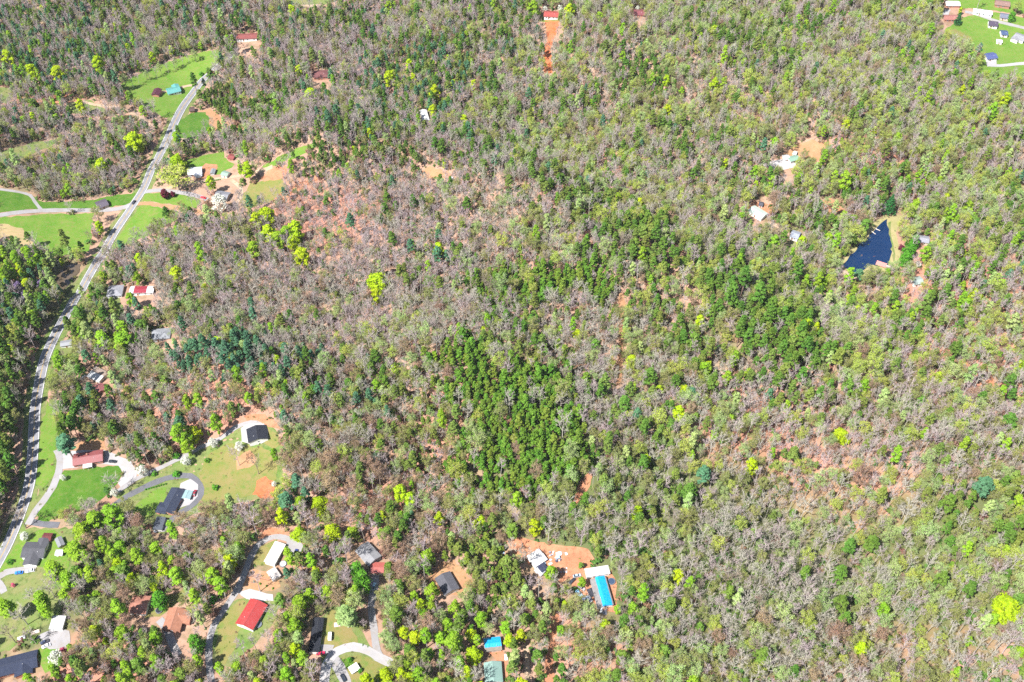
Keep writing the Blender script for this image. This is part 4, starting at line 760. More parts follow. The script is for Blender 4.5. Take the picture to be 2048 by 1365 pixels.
LEAF = {
 'olive': leafm('olive buds', (.20, .235, .055), (.25, .25, .08), .3, .45), 'yellow green': leafm('yellow green buds', (.30, .38, .04), (.34, .38, .08), .3, .4),
 'rusty': leafm('rusty buds', (.28, .165, .10), (.26, .20, .12), .3, .6), 'pale green': leafm('pale green buds', (.24, .35, .095), (.30, .36, .14), .3, .5),
 'lime': leafm('lime leaves', (.38, .47, .006), (.30, .43, .012), .4, .35), 'bright green': leafm('bright green leaves', (.19, .36, .012), (.25, .38, .03), .4, .4), 'mid green': leafm('mid green leaves', (.11, .215, .022), (.15, .24, .04), .35, .5),
 'dark green': leafm('dark pine needles', (.07, .16, .016), (.105, .185, .026), .25, .5), 'olive green': leafm('olive pine needles', (.115, .18, .028), (.16, .20, .04), .25, .6), 'blue green': leafm('blue green needles', (.06, .165, .085), (.085, .19, .09), .25, .4),
 'young green': leafm('young pine needles', (.085, .20, .016), (.13, .235, .025), .3, .5), 'young olive': leafm('young olive pine needles', (.12, .205, .02), (.165, .225, .03), .3, .5),
 'white': leafm('white blossom', (.56, .56, .50), (.46, .48, .38), .2, .2), 'pink': leafm('pink blossom', (.50, .07, .18), (.40, .08, .16), .2, .3), 'maroon': leafm('maroon leaves', (.12, .015, .03), (.07, .01, .02), .2, .3), 'shiny green': leafm('dense evergreen leaves', (.065, .22, .012), (.10, .28, .02), .3, .3),
 'lilac': leafm('lilac blossom', (.25, .18, .36), (.20, .15, .27), .2, .3), 'cedar': leafm('cedar needles', (.018, .10, .025), (.03, .12, .03), .15, .3)}
FORMS = {}                                           # (kind, tone) -> [(trunk, crown, crown radius, height, crown centre height)]
gg = np.random.default_rng
def add_forms(kind, tone, forms): FORMS[(kind, tone)] = forms
def recol(fm, mats, tr=None):
    out = []
    for t, c, *m in fm:
        c2 = c.copy()
        for i, mm in enumerate(mats): c2.materials[i] = mm
        t2 = t
        if tr: t2 = t.copy(); t2.materials[0] = tr
        out.append((t2, c2, *m))
    return out
bare = []
for i in range(6):
    g = gg(100+i); H = g.uniform(18, 23); sp_ = g.uniform(4.2, 5.6)
    t, b, w, e = skeleton(g, H, g.uniform(.38, .5), sp_, 9, 6, 11, .88, 1.1)
    bare.append((*form(t, [b, w], B_PALE, (B_PALE, TW['pale grey'])), sp_*.8, H, H*.7))
add_forms('bare_tree', 'pale grey', bare)
add_forms('bare_tree', 'pinkish grey', recol(bare, (B_PINK, TW['pinkish grey']), B_PINK)); add_forms('bare_tree', 'brownish grey', recol(bare, (B_BROWN, TW['brownish grey']), B_BROWN))
slim = []
for i in range(4):
    g = gg(160+i); H = g.uniform(23, 28)
    t, b, w, e = skeleton(g, H, .58, 3.6, 8, 5, 10, .85, 1.25)
    slim.append((*form(t, [b, w], B_PALE, (B_PALE, TW['pinkish grey'])), 2.5, H, H*.75))
add_forms('bare_tree', 'slender grey', slim)
bud = []
for i in range(6):
    g = gg(200+i); H = g.uniform(15, 20); sp_ = g.uniform(4.0, 5.2)
    t, b, w, e = skeleton(g, H, .35, sp_, 10, 5, 6, 1.0, .7)
    cs = np.repeat(e, 6, 0)+g.normal(size=(len(e)*6, 3))*.48
    bud.append((*form(t, [b, w, leaf_quads(cs, unit(g.normal(size=cs.shape)+[0, 0, .5]), .36, g)], B_BROWN, (B_BROWN, TW['brownish grey'], LEAF['olive'])), sp_*.85, H, H*.68))
for tn_ in ('olive', 'yellow green', 'rusty', 'pale green'): add_forms('budding_tree', tn_, recol(bud, (B_BROWN, TW['pale grey' if tn_ != 'rusty' else 'pinkish grey'], LEAF[tn_])))
full = []
for i in range(5):
    g = gg(300+i); H = g.uniform(14, 18); rd = g.uniform(3.6, 4.6)
    t, b, w, e = skeleton(g, H, .3, rd*.85, 7, 2, 0, 1.0, .8)
    lv = leaves_on(g, lumps_crown(g, H, .28, rd, 20, 1.45), 85, .62)
    full.append((*form(t, [b, lv], B_BROWN, (B_BROWN, LEAF['lime'])), rd, H, H*.64))
for tn_ in ('lime', 'bright green', 'mid green'): add_forms('leafy_tree', tn_, recol(full, (B_BROWN, LEAF[tn_])))
tall = []
for i in range(3):
    g = gg(340+i); H = g.uniform(19, 23); rd = 3.0
    t, b, w, e = skeleton(g, H, .35, rd*.8, 8, 2, 0, 1.0, .9)
    tall.append((*form(t, [b, leaves_on(g, lumps_crown(g, H, .36, rd, 18, 1.35), 75, .6)], B_PALE, (B_PALE, LEAF['bright green'])), rd, H, H*.67))
add_forms('leafy_tree', 'tall green', tall); add_forms('leafy_tree', 'tall pale', recol(tall, (B_PALE, LEAF['pale green'])))
pine = []
for i in range(6):
    g = gg(400+i); H = g.uniform(17, 22); rd = g.uniform(2.6, 3.5); tv, tf, bv, bf = [], [], [], []
    tube(tv, tf, [np.array([0, 0, -1.]), np.array([g.normal()*.2, g.normal()*.2, H*.5]), np.array([g.normal()*.3, g.normal()*.3, H*.97])], .26, .06, 6)
    lumps = []
    for k in range(24):
        tt = (k+.5)/24; z = H*(.5+.48*tt); rr = rd*(1-.72*tt**1.4)*g.uniform(.45, .95); az = k*2.4+g.uniform(-.4, .4)
        c = np.array([rr*math.cos(az), rr*math.sin(az), z]); tube(bv, bf, [np.array([0, 0, z-.5]), (c+np.array([0, 0, z-.4]))/2*np.array([1, 1, 1]), c], .06, .02, 3); lumps.append((c, g.uniform(.8, 1.15)))
    lumps.append((np.array([0, 0, H]), .7))
    pine.append((*form((tv, tf), [(bv, bf), leaves_on(g, lumps, 52, .52, .6, 1.5, .9)], B_DARK, (B_DARK, LEAF['dark green'])), rd*1.1, H, H*.76))
for tn_ in ('dark green', 'olive green', 'blue green'): add_forms('pine_tree', tn_, recol(pine, (B_DARK, LEAF[tn_])))
young = []
for i in range(4):
    g = gg(450+i); H = g.uniform(9, 12); rd = 2.0; tv, tf, bv, bf = [], [], [], []
    tube(tv, tf, [np.array([0, 0, -1.]), np.array([0, 0, H*.5]), np.array([g.normal()*.2, 0, H*.97])], .15, .04, 5)
    lumps = [(np.array([rd*(1-.75*q)*.7*math.cos(k*2.4), rd*(1-.75*q)*.7*math.sin(k*2.4), H*(.35+.62*q)]), g.uniform(.6, .9)) for k in range(15) for q in [(k+.5)/15]]
    for c, r in lumps: tube(bv, bf, [np.array([0, 0, c[2]-.3]), c*.5+np.array([0, 0, c[2]*.5-.1]), c], .04, .02, 3)
    young.append((*form((tv, tf), [(bv, bf), leaves_on(g, lumps, 46, .45, .7, 1.4, .9)], B_DARK, (B_DARK, LEAF['dark green'])), rd, H, H*.7))
for tn_ in ('young green', 'young olive'): add_forms('pine_tree', tn_, recol(young, (B_DARK, LEAF[tn_])))
def cone_form(seed, H, rd, m, per=60):
    g = gg(seed); tv, tf = [], []; tube(tv, tf, [np.array([0, 0, -1.]), np.array([0, 0, H*.5]), np.array([0, 0, H*.95])], .25, .05, 6)
    lumps = [(np.array([rd*(1-q)*.8*math.cos(k*2.4), rd*(1-q)*.8*math.sin(k*2.4), H*(.08+.9*q)]), .3+rd*.38*(1-q)) for k in range(34) for q in [((k+.5)/34)]]
    return (*form((tv, tf), [leaves_on(g, lumps, per, .45, .8, 1.2, .7)], B_DARK, (m,)), rd, H, H*.4)
add_forms('cedar_tree', 'dark cone shaped', [cone_form(500, 12, 3.2, LEAF['cedar'])]); 
def ball(seed, H, rd, m, base=.12, trunkm=B_BROWN, nl=30, lr=None, size=.42, per=80):
    g = gg(seed); t, b, w, e = skeleton(g, H, .2, rd*.7, 6, 1, 0, .6, .8)
    return (*form(t, [b, leaves_on(g, lumps_crown(g, H, base, rd, nl, lr or rd*.36), per, size)], trunkm, (trunkm, m)), rd, H, H*.55)
add_forms('evergreen_tree', 'dense glossy green', [ball(510+i, 10, 3.6, LEAF['shiny green'], .05) for i in range(2)])
add_forms('flowering_tree', 'white', [ball(520+i, 8, 3.2, LEAF['white'], .25, B_PALE, 16, 1.2, .36, 60) for i in range(2)]); add_forms('flowering_tree', 'pink', [ball(530, 5, 2.2, LEAF['pink'], .2, B_BROWN, 14, .8, .3, 60)])
add_forms('flowering_tree', 'lilac', [ball(531, 8, 3.0, LEAF['lilac'], .25, B_BROWN, 14, 1.1, .36, 60)])
add_forms('red_leaved_tree', 'maroon', [ball(535, 6, 2.6, LEAF['maroon'], .15, B_BROWN, 20, 1.0)])
add_forms('shrub', 'green', [ball(540+i, 2.4, 1.4, LEAF['shiny green'], .05, B_BROWN, 12, .6, .3, 45) for i in range(2)])

# ------------------------------------------------------------------ where the trees stand
BASE = [  # photo split in 8 x 8 cells: bare, budding, leafy, pine
 '6113 6113 6112 5113 5311 4421 5421 4521', '6121 5122 6113 6113 5511 4411 4521 4531', '7211 7211 9100 9101 6212 4312 3331 3431', '2143 7211 9100 8111 6211 3421 2441 4331',
 '3223 6212 5312 3312 6211 4411 4421 6411', '4321 5411 5511 4411 4411 6310 8300 7310', '2251 4421 4521 3521 4411 7310 8200 4512', '4431 5430 3341 3351 4421 6320 8300 6310']
BASE = [[[int(c) for c in w] for w in r.split()] for r in BASE]
STANDS = [  # polygon in photo pixels, weights bare/budding/leafy/pine, pine tones, size
 ([(930,545),(1010,525),(1130,520),(1235,540),(1230,590),(1150,604),(1060,592),(960,604),(930,570)], (.6,.6,0,10), ('young olive', 'young green'), 1.2),
 ([(790,730),(860,716),(960,690),(1080,712),(1172,780),(1190,860),(1175,960),(1100,1010),(1000,970),(910,975),(830,930),(850,880),(940,880),(990,850),(900,800),(800,790)], (.5,.3,0,10), ('young green', 'young green', 'young olive'), 1.2),
 ([(1400,556),(1480,566),(1560,620),(1650,700),(1650,744),(1560,764),(1480,704),(1420,640)], (.5,1,.6,10), ('dark green', 'olive green', 'dark green'), 1.2),
 ([(1040,392),(1130,386),(1240,410),(1390,500),(1410,560),(1330,560),(1250,480),(1120,420)], (.9,1.2,0,10), ('olive green', 'dark green', 'young green'), 1.1),
 ([(880,1090),(930,1055),(990,1075),(1024,1130),(1050,1190),(970,1200),(930,1150)], (0,1,0,9), ('young olive', 'olive green'), .95),
 ([(340,690),(400,670),(520,700),(625,690),(610,750),(520,745),(440,740),(380,770),(330,740)], (2,1,1,8), ('blue green',), .95),
 ([(590,300),(700,270),(820,285),(840,320),(700,345),(600,348)], (2,1,1,7), ('olive green', 'young olive', 'dark green'), .7),
 ([(-60,640),(50,650),(66,720),(52,800),(48,900),(30,990),(-10,1080),(-90,1100)], (1,1,1,8), ('dark green', 'olive green'), 1.15),
 ([(395,212),(450,186),(535,196),(525,248),(445,244)], (1,1,0,8), ('olive green', 'dark green'), .75),
 ([(-60,480),(100,500),(114,560),(112,650),(-60,650)], (2,1,6,4), ('dark green', 'blue green'), .95),
 ([(1870,985),(2060,950),(2060,1130),(1940,1110)], (1,4,1,6), ('olive green', 'dark green'), 1.0),
 ([(540,380),(640,352),(740,420),(720,520),(600,520),(560,450)], (9,.7,0,.6), ('dark green',), .7),
 ([(1500,880),(1700,840),(1990,830),(1960,960),(1760,1060),(1560,1040)], (7,3,.4,.4), ('olive green',), .95),
 ([(60,700),(120,690),(200,800),(130,830),(110,900),(84,800)], (3,3,1,2), ('dark green',), .9),
 ([(110,800),(150,800),(165,880),(135,905),(112,880)], (0,0,0,1), ('dark green',), 1.1),
 ([(1180,940),(1280,820),(1400,820),(1420,960),(1300,1060),(1200,1060)], (4,4,.5,2.5), ('dark green', 'olive green'), .9),
 ([(1230,540),(1300,560),(1420,640),(1440,700),(1330,690),(1250,640)], (4,3,0,4), ('olive green', 'dark green'), .85),
 ([(780,720),(860,710),(900,800),(920,900),(880,1000),(800,960),(760,840)], (3,4,0,4), ('olive green', 'young olive'), .85),
 ([(700,200),(780,120),(960,40),(1040,60),(960,160),(860,230),(760,250)], (4,2,.5,5), ('blue green', 'dark green', 'olive green'), .8),
 ([(1420,60),(1530,30),(1640,40),(1560,110),(1440,110)], (2,3,1,5), ('dark green', 'olive green'), .8),
 ([(1240,120),(1330,130),(1340,170),(1240,180)], (2,3,.5,6), ('dark green',), .8),
 ([(1960,380),(2060,360),(2060,440),(1980,440)], (2,3,.5,5), ('dark green', 'olive green'), .85),
 ([(250,60),(60,20),(-60,10),(-60,130),(100,170),(250,140)], (5,1,1.5,4), ('blue green', 'dark green'), .8),
]
TREES = []                                           # dicts: kind, tone, form number, x, y, scale, rotation, label (explicit ones)
def put(kind, tone, x, y, s, zs=1.0, label=None, fi=None):
    fm = FORMS[(kind, tone)]; TREES.append(dict(kind=kind, tone=tone, fi=random.randrange(len(fm)) if fi is None else fi, x=x, y=y, s=s, zs=zs, rot=random.uniform(0, 6.28), label=label))
EXPL = [  # crown centre and radius in photo pixels, form, label, height factor
 (755,566,25,'leafy_tree','lime','large lone lime yellow tree in the middle of the bare wood'), (752,590,14,'leafy_tree','lime','small lime tree touching the large lone one from below'),
 (532,433,22,'leafy_tree','lime','lime tree heading the lime cluster beside the clay hill'), (512,440,14,'leafy_tree','lime','lime tree at the outer end of the lime cluster'), (536,466,17,'leafy_tree','lime','lime tree under the heading tree of the lime cluster'),
 (556,478,14,'leafy_tree','bright green','green tree between two limes of the cluster'), (590,457,17,'leafy_tree','lime','upper lime tree of the lime cluster facing the wood'), (572,466,12,'leafy_tree','bright green','small green tree inside the lime cluster'),
 (586,485,18,'leafy_tree','lime','round lime tree low in the lime cluster'), (605,510,17,'leafy_tree','lime','lowest tree of the lime cluster'), (506,497,14,'leafy_tree','bright green','green round tree apart from the lime cluster'),
 (878,497,12,'leafy_tree','lime','lime tree beside a small yellowish one above the pine stand'), (853,494,7,'leafy_tree','lime','small yellowish tree above the pine stand'),
 (354,328,20,'leafy_tree','lime','round lime tree behind the white roofed house'), (350,352,25,'budding_tree','yellow green','big olive yellow tree against the white roofed house'), (495,338,12,'leafy_tree','lime','lime tree above the tan drive'),
 (268,283,22,'leafy_tree','lime','wide lime tree beside the shaded upper road'), (203,332,16,'leafy_tree','lime','lime tree in the bare grove beside the road'), (115,146,13,'leafy_tree','lime','lime tree at the edge of the far wood'), (62,142,14,'leafy_tree','lime','broad lime tree at the edge of the far wood'), (15,115,14,'leafy_tree','lime','yellowish tree at the far wood border'),
 (196,125,13,'leafy_tree','lime','lime tree in front of the dark far wood'), (780,155,14,'leafy_tree','lime','bright lime tree in the upper wood'), (826,155,8,'leafy_tree','lime','narrow lime tree beside the bright lime one in the upper wood'), (870,183,12,'leafy_tree','lime','broad lime tree in the upper wood'), (866,219,9,'leafy_tree','yellowlime','yellow tree over the white tent like shed'), (818,128,8,'leafy_tree','lime','small lime tree high in the upper wood'),
 (621,191,13,'leafy_tree','lime','lime tree below the reddish hip roofed house'), (929,241,10,'leafy_tree','lime','small lime tree above the ridge pines'), (947,170,9,'leafy_tree','lime','pale lime tree in the upper wood'), (907,167,7,'leafy_tree','lime','little lime tree among grey crowns'),
 (1333,161,9,'leafy_tree','lime','small vivid tree in the far olive wood'), (1335,220,10,'leafy_tree','lime','rounded lime tree in the far olive wood'), (1500,155,13,'budding_tree','yellow green','yellow green tree beside a red twigged one'),
 (1067,15,14,'leafy_tree','bright green','dark leafed tree behind the hilltop red roofed house'), (1138,22,12,'leafy_tree','lime','green tree at the end of the hilltop red roofed house'),
 (430,845,13,'leafy_tree','bright green','tall narrow vivid green tree at the gravel lane',1.5), (360,866,20,'leafy_tree','bright green','big vivid green tree above the gravel lane',1.2), (386,868,18,'leafy_tree','lime','vivid lime tree between two green ones at the gravel lane',1.2), (373,893,14,'leafy_tree','bright green','lower green tree touching the gravel lane'), (374,803,11,'leafy_tree','bright green','slim green tree above the gravel lane pair',1.3), (396,800,10,'leafy_tree','tall green','slim tall tree second of the pair above the gravel lane'), (474,748,13,'leafy_tree','bright green','lone bright tree under the blue green pines',1.2),
 (245,655,14,'leafy_tree','bright green','upper green tree near the silver grey roofed house'), (247,680,20,'leafy_tree','bright green','big green tree near the silver grey roofed house'), (205,678,15,'leafy_tree','tall green','pale green tree near the silver grey roofed house'), (157,630,15,'leafy_tree','mid green','dense green tree at the shaded bend'), (353,547,14,'leafy_tree','lime','square topped lime tree by the white and crimson trailer'),
 (242,697,14,'leafy_tree','bright green','green tree above the tan and white trailer'), (261,598,12,'leafy_tree','bright green','green tree below the white and crimson trailer'),
 (223,1030,26,'leafy_tree','bright green','great green tree below the mown lawn'), (190,1040,18,'leafy_tree','tall green','tall tree beside the great green one below the lawn'), (165,1062,20,'leafy_tree','bright green','tall green tree above the roadside grass'), (150,1100,20,'leafy_tree','tall green','thin crowned green tree in the roadside wood'), (108,1140,20,'leafy_tree','tall green','pale leafed tall tree between grass and wood'), (135,1160,17,'leafy_tree','tall green','tall tree below the pale leafed one'), (82,1200,16,'leafy_tree','tall green','tall green tree over the shaded grass'), (90,1218,14,'leafy_tree','bright green','lower green tree over the shaded grass'), (10,1215,18,'leafy_tree','tall green','green tree at the shaded grass border'),
 (312,1097,13,'leafy_tree','bright green','bright oval tree in the rusty wood'), (273,1112,13,'leafy_tree','tall green','bright round tree beside the oval one in the rusty wood'), (230,1143,11,'leafy_tree','bright green','small bright tree in the rusty wood'), (180,1146,13,'leafy_tree','tall green','bright tree low in the rusty wood'), (326,1138,13,'leafy_tree','lime','narrow lime tree of the trio above the salmon roofed house',1.3), (345,1122,12,'leafy_tree','bright green','upper tree of the trio above the salmon roofed house'), (352,1150,15,'leafy_tree','tall green','broad tree of the trio above the salmon roofed house'), (425,1150,14,'leafy_tree','tall green','pale green tree beside the winding drive'), (440,1168,13,'leafy_tree','tall green','second pale green tree beside the winding drive'),
 (318,1198,18,'evergreen_tree','dense glossy green','round dense evergreen beside the salmon roofed house'), (391,1286,17,'evergreen_tree','dense glossy green','tall dense evergreen beside the winding drive',1.4), (722,1160,20,'evergreen_tree','dense glossy green','upper half of a great evergreen by the coral red shed',1.2), (712,1138,17,'evergreen_tree','dense glossy green','evergreen against the light grey house'), (208,1220,8,'leafy_tree','bright green','small bright tree by the rust coloured clearing'),
 (245,1265,16,'leafy_tree','bright green','round green tree amid pinkish bare crowns'), (190,1262,14,'leafy_tree','lime','olive lime tree amid pinkish bare crowns'), (285,1300,9,'leafy_tree','bright green','tiny bright tree below the round green one'), (395,1320,9,'leafy_tree','tall green','small pale tree below the tall evergreen'),
 (600,1205,18,'leafy_tree','bright green','bright tree above the black mobile home'), (620,1190,14,'leafy_tree','bright green','upper bright tree above the black mobile home'), (590,1250,17,'leafy_tree','bright green','broad bright tree next to the black mobile home'), (560,1200,14,'leafy_tree','mid green','green tree next to the white gravel pad'), (655,1185,12,'leafy_tree','tall green','pale tree between two gravel drives'), (690,1230,20,'leafy_tree','tall pale','large pale green tree by the gravel drive'), (590,1300,14,'leafy_tree','lime','lime tree below the black mobile home',1.2), (665,1065,20,'leafy_tree','lime','tall lime tree above the light grey house',1.2), (598,1070,18,'leafy_tree','lime','lime tree at the bend of the gravel loop'), (640,1030,10,'leafy_tree','lime','small lime tree above the gravel loop'), (563,1030,13,'leafy_tree','lime','narrow lime tree over the clay bank',1.3), (640,1008,20,'leafy_tree','lime','wide yellow lime tree in the rusty wood'), (800,985,16,'leafy_tree','lime','yellow lime tree above the pine slope'), (722,1033,8,'leafy_tree','bright green','tiny vivid tree above the light grey house'), (765,1030,9,'leafy_tree','lime','small vivid tree near the pine slope'),
 (864,1180,16,'leafy_tree','bright green','bright tree against the charcoal house'), (828,1192,11,'leafy_tree','bright green','outer bright tree of the row below the charcoal house'), (843,1208,12,'leafy_tree','lime','lime tree of the row below the charcoal house'), (862,1212,11,'leafy_tree','bright green','small bright tree of the row below the charcoal house'), (847,1228,11,'leafy_tree','bright green','lowest bright tree of the row below the charcoal house'), (910,1215,15,'leafy_tree','bright green','oval bright tree below the charcoal house',1.2), (962,1238,14,'leafy_tree','bright green','leaning bright tree above the small blue sheeted house',1.2), (895,1250,13,'leafy_tree','bright green','round bright tree in the low wood'), (880,1275,14,'leafy_tree','bright green','bright tree beside a taller one in the low wood'), (908,1282,19,'leafy_tree','bright green','tallest bright tree of the low wood',1.2), (943,1270,13,'leafy_tree','lime','lime tree against the small blue sheeted house'), (948,1310,20,'leafy_tree','lime','wide lime tree between two sheeted roofs'), (935,1345,15,'leafy_tree','lime','lime tree against the faded teal house'), (1018,1280,12,'leafy_tree','lime','lime tree beside the small blue sheeted house'), (1043,1270,13,'leafy_tree','lime','paler lime tree at the clay trail'), (770,1350,18,'leafy_tree','lime','lime tree at the drive fork border'), (1266,1217,13,'leafy_tree','bright green','vivid green tree below the tarped mobile home'), (1236,1218,9,'leafy_tree','bright green','small vivid tree below the tarped mobile home'), (1164,1163,9,'leafy_tree','bright green','vivid little tree among the parked cars'), (1162,1130,6,'leafy_tree','mid green','little dark tree on the clay yard'), (1130,1210,9,'leafy_tree','lime','small lime tree beside the clay trail'), (1210,1250,12,'leafy_tree','lime','lime tree under the tarped mobile home'),
 (2011,1216,30,'leafy_tree','lime','large brilliant lime tree in the grey wood'), (1722,1298,15,'leafy_tree','lime','small brilliant lime tree low in the grey wood'), (1358,826,14,'leafy_tree','lime','brilliant lime tree in the olive wood'), (1316,833,13,'budding_tree','yellow green','olive yellow tree beside the brilliant lime one'), (1292,919,11,'leafy_tree','lime','round lime tree over the dark pines'), (1318,780,10,'leafy_tree','lime','small pale lime tree in the olive wood'), (1503,932,15,'leafy_tree','lime','yellow lime tree in the bare slope'), (1683,872,18,'leafy_tree','lime','broad yellow lime tree above the bare slope'), (1612,1115,13,'budding_tree','yellow green','yellow green tree in the bare slope'), (1363,730,12,'budding_tree','yellow green','yellow budding tree in the olive wood'), (1263,722,11,'leafy_tree','lime','yellow tree beside the orange track'), (1430,868,10,'leafy_tree','bright green','small green tree at the rim of the bare slope'),
 (1380,980,17,'pine_tree','dark green','big round pine standing over the bare slope'), (1408,945,15,'pine_tree','blue green','blue green pine above the round one'), (1384,786,10,'pine_tree','blue green','lone dark pine with a clear shadow'), (1250,805,14,'pine_tree','dark green','dark round pine at the orange track'), (1300,750,15,'pine_tree','dark green','dark pine beside the yellow tree and the track'), (1682,1205,17,'pine_tree','dark green','pine with dark shadow in the grey wood',1.2), (1692,1235,11,'pine_tree','dark green','lower pine of the shadowed pair in the grey wood'), (1610,1145,13,'pine_tree','dark green','pine below the yellow green tree'), (1700,1090,13,'pine_tree','dark green','upper pine of the shadowed row'), (1745,1085,17,'pine_tree','dark green','wide pine of the shadowed row'), (1885,1155,13,'pine_tree','dark green','small pine beside a black shadow'), (1970,970,20,'pine_tree','blue green','bluish pine in the tall slope'), (1590,1340,11,'pine_tree','dark green','pine at the photo border in the grey wood'), (2020,840,18,'pine_tree','dark green','dark pine high in the tall slope'),
 (700,440,11,'pine_tree','blue green','lone blue green pine beside a white tank',1.2), (826,400,10,'pine_tree','dark green','dark pine beside a lime sapling in the pink wood'), (773,394,9,'pine_tree','dark green','lone olive pine in the pink wood'), (820,490,8,'pine_tree','blue green','narrow pine above the lone lime tree'),
 (130,885,22,'pine_tree','blue green','large drooping conifer by the maroon roofed house'), (570,1000,18,'pine_tree','blue green','blue green pine below the orange bank'), (592,960,12,'pine_tree','blue green','small pine at the orange bank'), (610,985,11,'pine_tree','blue green','pale pine beside the orange bank'), (548,908,8,'leafy_tree','bright green','thin vivid tree at the dry lawn end',1.6),
 (1779,413,13,'cedar_tree','dark cone shaped','dark cone shaped cedar at the head of the pond'), (1907+10,40,7,'cedar_tree','dark cone shaped','dark cone shaped tree by the salmon roofed ranch house'), (2024,32,8,'evergreen_tree','dense glossy green','round dark tree on the far field'), (1820,500,14,'evergreen_tree','dense glossy green','middle tree of the dense green hedge by the pond'), (1812,516,13,'evergreen_tree','dense glossy green','lower tree of the dense green hedge by the pond'), (1830,482,12,'evergreen_tree','dense glossy green','upper tree of the dense green hedge by the pond'), (1852,505,12,'leafy_tree','bright green','green tree behind the dense hedge'), (1690,360,14,'leafy_tree','bright green','tall bright tree above the clay clearing',1.2), (1830,415,14,'leafy_tree','bright green','leaning green tree beside the pond lawn'), (1718,542+5,11,'pine_tree','blue green','low blue green tree over the pond tip',.6), (1745,548,14,'budding_tree','olive','olive brown tree at the pond dock'), (1658,477,11,'leafy_tree','bright green','bright tree above the pond bank'),
 (125,955,7,'flowering_tree','white','small white flowering tree on the mown lawn'), (371,922,11,'flowering_tree','white','white flowering tree on the gravel lane'), (283,942,13,'flowering_tree','white','white flowering tree beside the forecourt'), (425,885,11,'flowering_tree','white','white blossoming tree at the top of the gravel lane'), (478,892,10,'flowering_tree','white','white blossoming tree on the dry lawn rim'), (438,404,18,'flowering_tree','white','large pale blossoming tree at the grey barn'), (48,1072,10,'flowering_tree','white','pinkish white flowering tree by the roadside lawn'), (665,143,9,'flowering_tree','white','white flowering tree at the reddish hip roofed house'), (1090,18,6,'flowering_tree','white','white flowering tree behind the hilltop house'), (1120,16,6,'flowering_tree','white','second white flowering tree behind the hilltop house'), (1275,17,5,'flowering_tree','white','white flowering tree behind the maroon far house'), (1292,17,5,'flowering_tree','white','white flowering tree at the end of the maroon far house'), (1836,528,7,'flowering_tree','white','white flowering tree below the dense hedge'), (112,1315,18,'flowering_tree','white','cream blossoming tree below the gravel parking'), (228,985,9,'flowering_tree','white','white blossoms at the lawn corner below the forecourt'), (548,968,6,'flowering_tree','white','small white bush at the orange bank'),
 (125,1301,8,'flowering_tree','pink','deep pink azalea beside the gravel parking'), (115,1346,9,'flowering_tree','pink','deep pink azalea below the cream blossoming tree'), (26,1170,5,'flowering_tree','pink','small magenta azalea below the roadside drive'), (36,575,12,'flowering_tree','lilac','lilac blossoming tree in the dense green wood'), (82,570,10,'flowering_tree','lilac','second lilac blossoming tree in the dense green wood'), (50,592,10,'flowering_tree','lilac','lowest lilac blossoming tree in the dense green wood'),
 (329,387,10,'red_leaved_tree','maroon','dark maroon tree between the two drives'), (345,388,6,'red_leaved_tree','maroon','smaller purple tree beside the maroon one'), (1803,495,6,'red_leaved_tree','maroon','dark red bush beside the pond path'), (1865,11,8,'red_leaved_tree','maroon','dark red tree near the salmon roofed ranch house'),
 (62,1188,16,'bare_tree','pale grey','tall bare tree over the shaded grass, the upper one'), (36,1225,17,'bare_tree','pale grey','bare tree in the middle of the shaded grass'), (12,1262,16,'bare_tree','brownish grey','bare tree at the shaded lower grass border'), (98,1175,13,'bare_tree','pinkish grey','slim bare tree beside two tall green ones'), (36,1030,16,'bare_tree','brownish grey','bare roadside tree leaning over the drive mouth'), (222,958,16,'bare_tree','pale grey','bare tree on the mown lawn corner by the forecourt'), (470,905,13,'bare_tree','pinkish grey','bare tree on the wide dry lawn'), (510,925,12,'bare_tree','brownish grey','second bare tree on the wide dry lawn'),
 (203,1128-80+0,5,'shrub','green','round shrub on the lawn border'), (19,1123,7,'shrub','green','round shrub before the grey roadside house'), (308,947,6,'shrub','green','dark shrub at the lawn edge below the lane'), (414,920,6,'shrub','green','round shrub on the dry lawn'), (430,974,7,'shrub','green','dark round shrub at the loop drive'), (352,947,8,'shrub','green','green shrub row above the dark drive'), (352,910,8,'shrub','green','green shrub beside the pale lane'), (425,1195+5,8,'shrub','green','green shrub at the red roofed house drive'), (402,147,5,'shrub','green','dark shrub in the long meadow'), (700,1318,6,'shrub','green','shrub in the drive fork lawn'), (720,1340,6,'shrub','green','shrub behind the well house'),
]
add_forms('leafy_tree', 'broad lime', [(*recol([ball(560+i, 11, 5.2, LEAF['lime'], .16, B_BROWN, 46, 1.5, .6, 75)], (B_BROWN, LEAF['lime']))[0],) for i in range(3)])
add_forms('leafy_tree', 'yellowlime', FORMS[('leafy_tree', 'lime')])
KEEP = []
def px_m(x, y, z=8): return proj(x, y, z)[2]
for e in EXPL:
    u, v, r, k, tn_, lab = e[:6]; tn_ = 'broad lime' if tn_ == 'lime' and r >= 18 else tn_; zs = e[6] if len(e) > 6 else 1.0
    fm = FORMS[(k, tn_)]; fi = random.randrange(len(fm)); _, _, rc, H, hc = fm[fi]
    p = at(u, v); s = 1.0; zs0 = zs
    for _ in range(3):
        s = r/px_m(p.x, p.y)/rc*1.06; zs = min(zs0, 21*max(1, zs0)/(H*s)); p = at(u, v, hc*s*zs)
    put(k, tn_, p.x, p.y, s, zs, lab, fi); KEEP.append((p.x, p.y, max(1.5, rc*s*.85)))
    if r >= 15 and k in ('leafy_tree', 'pine_tree', 'evergreen_tree'): pass
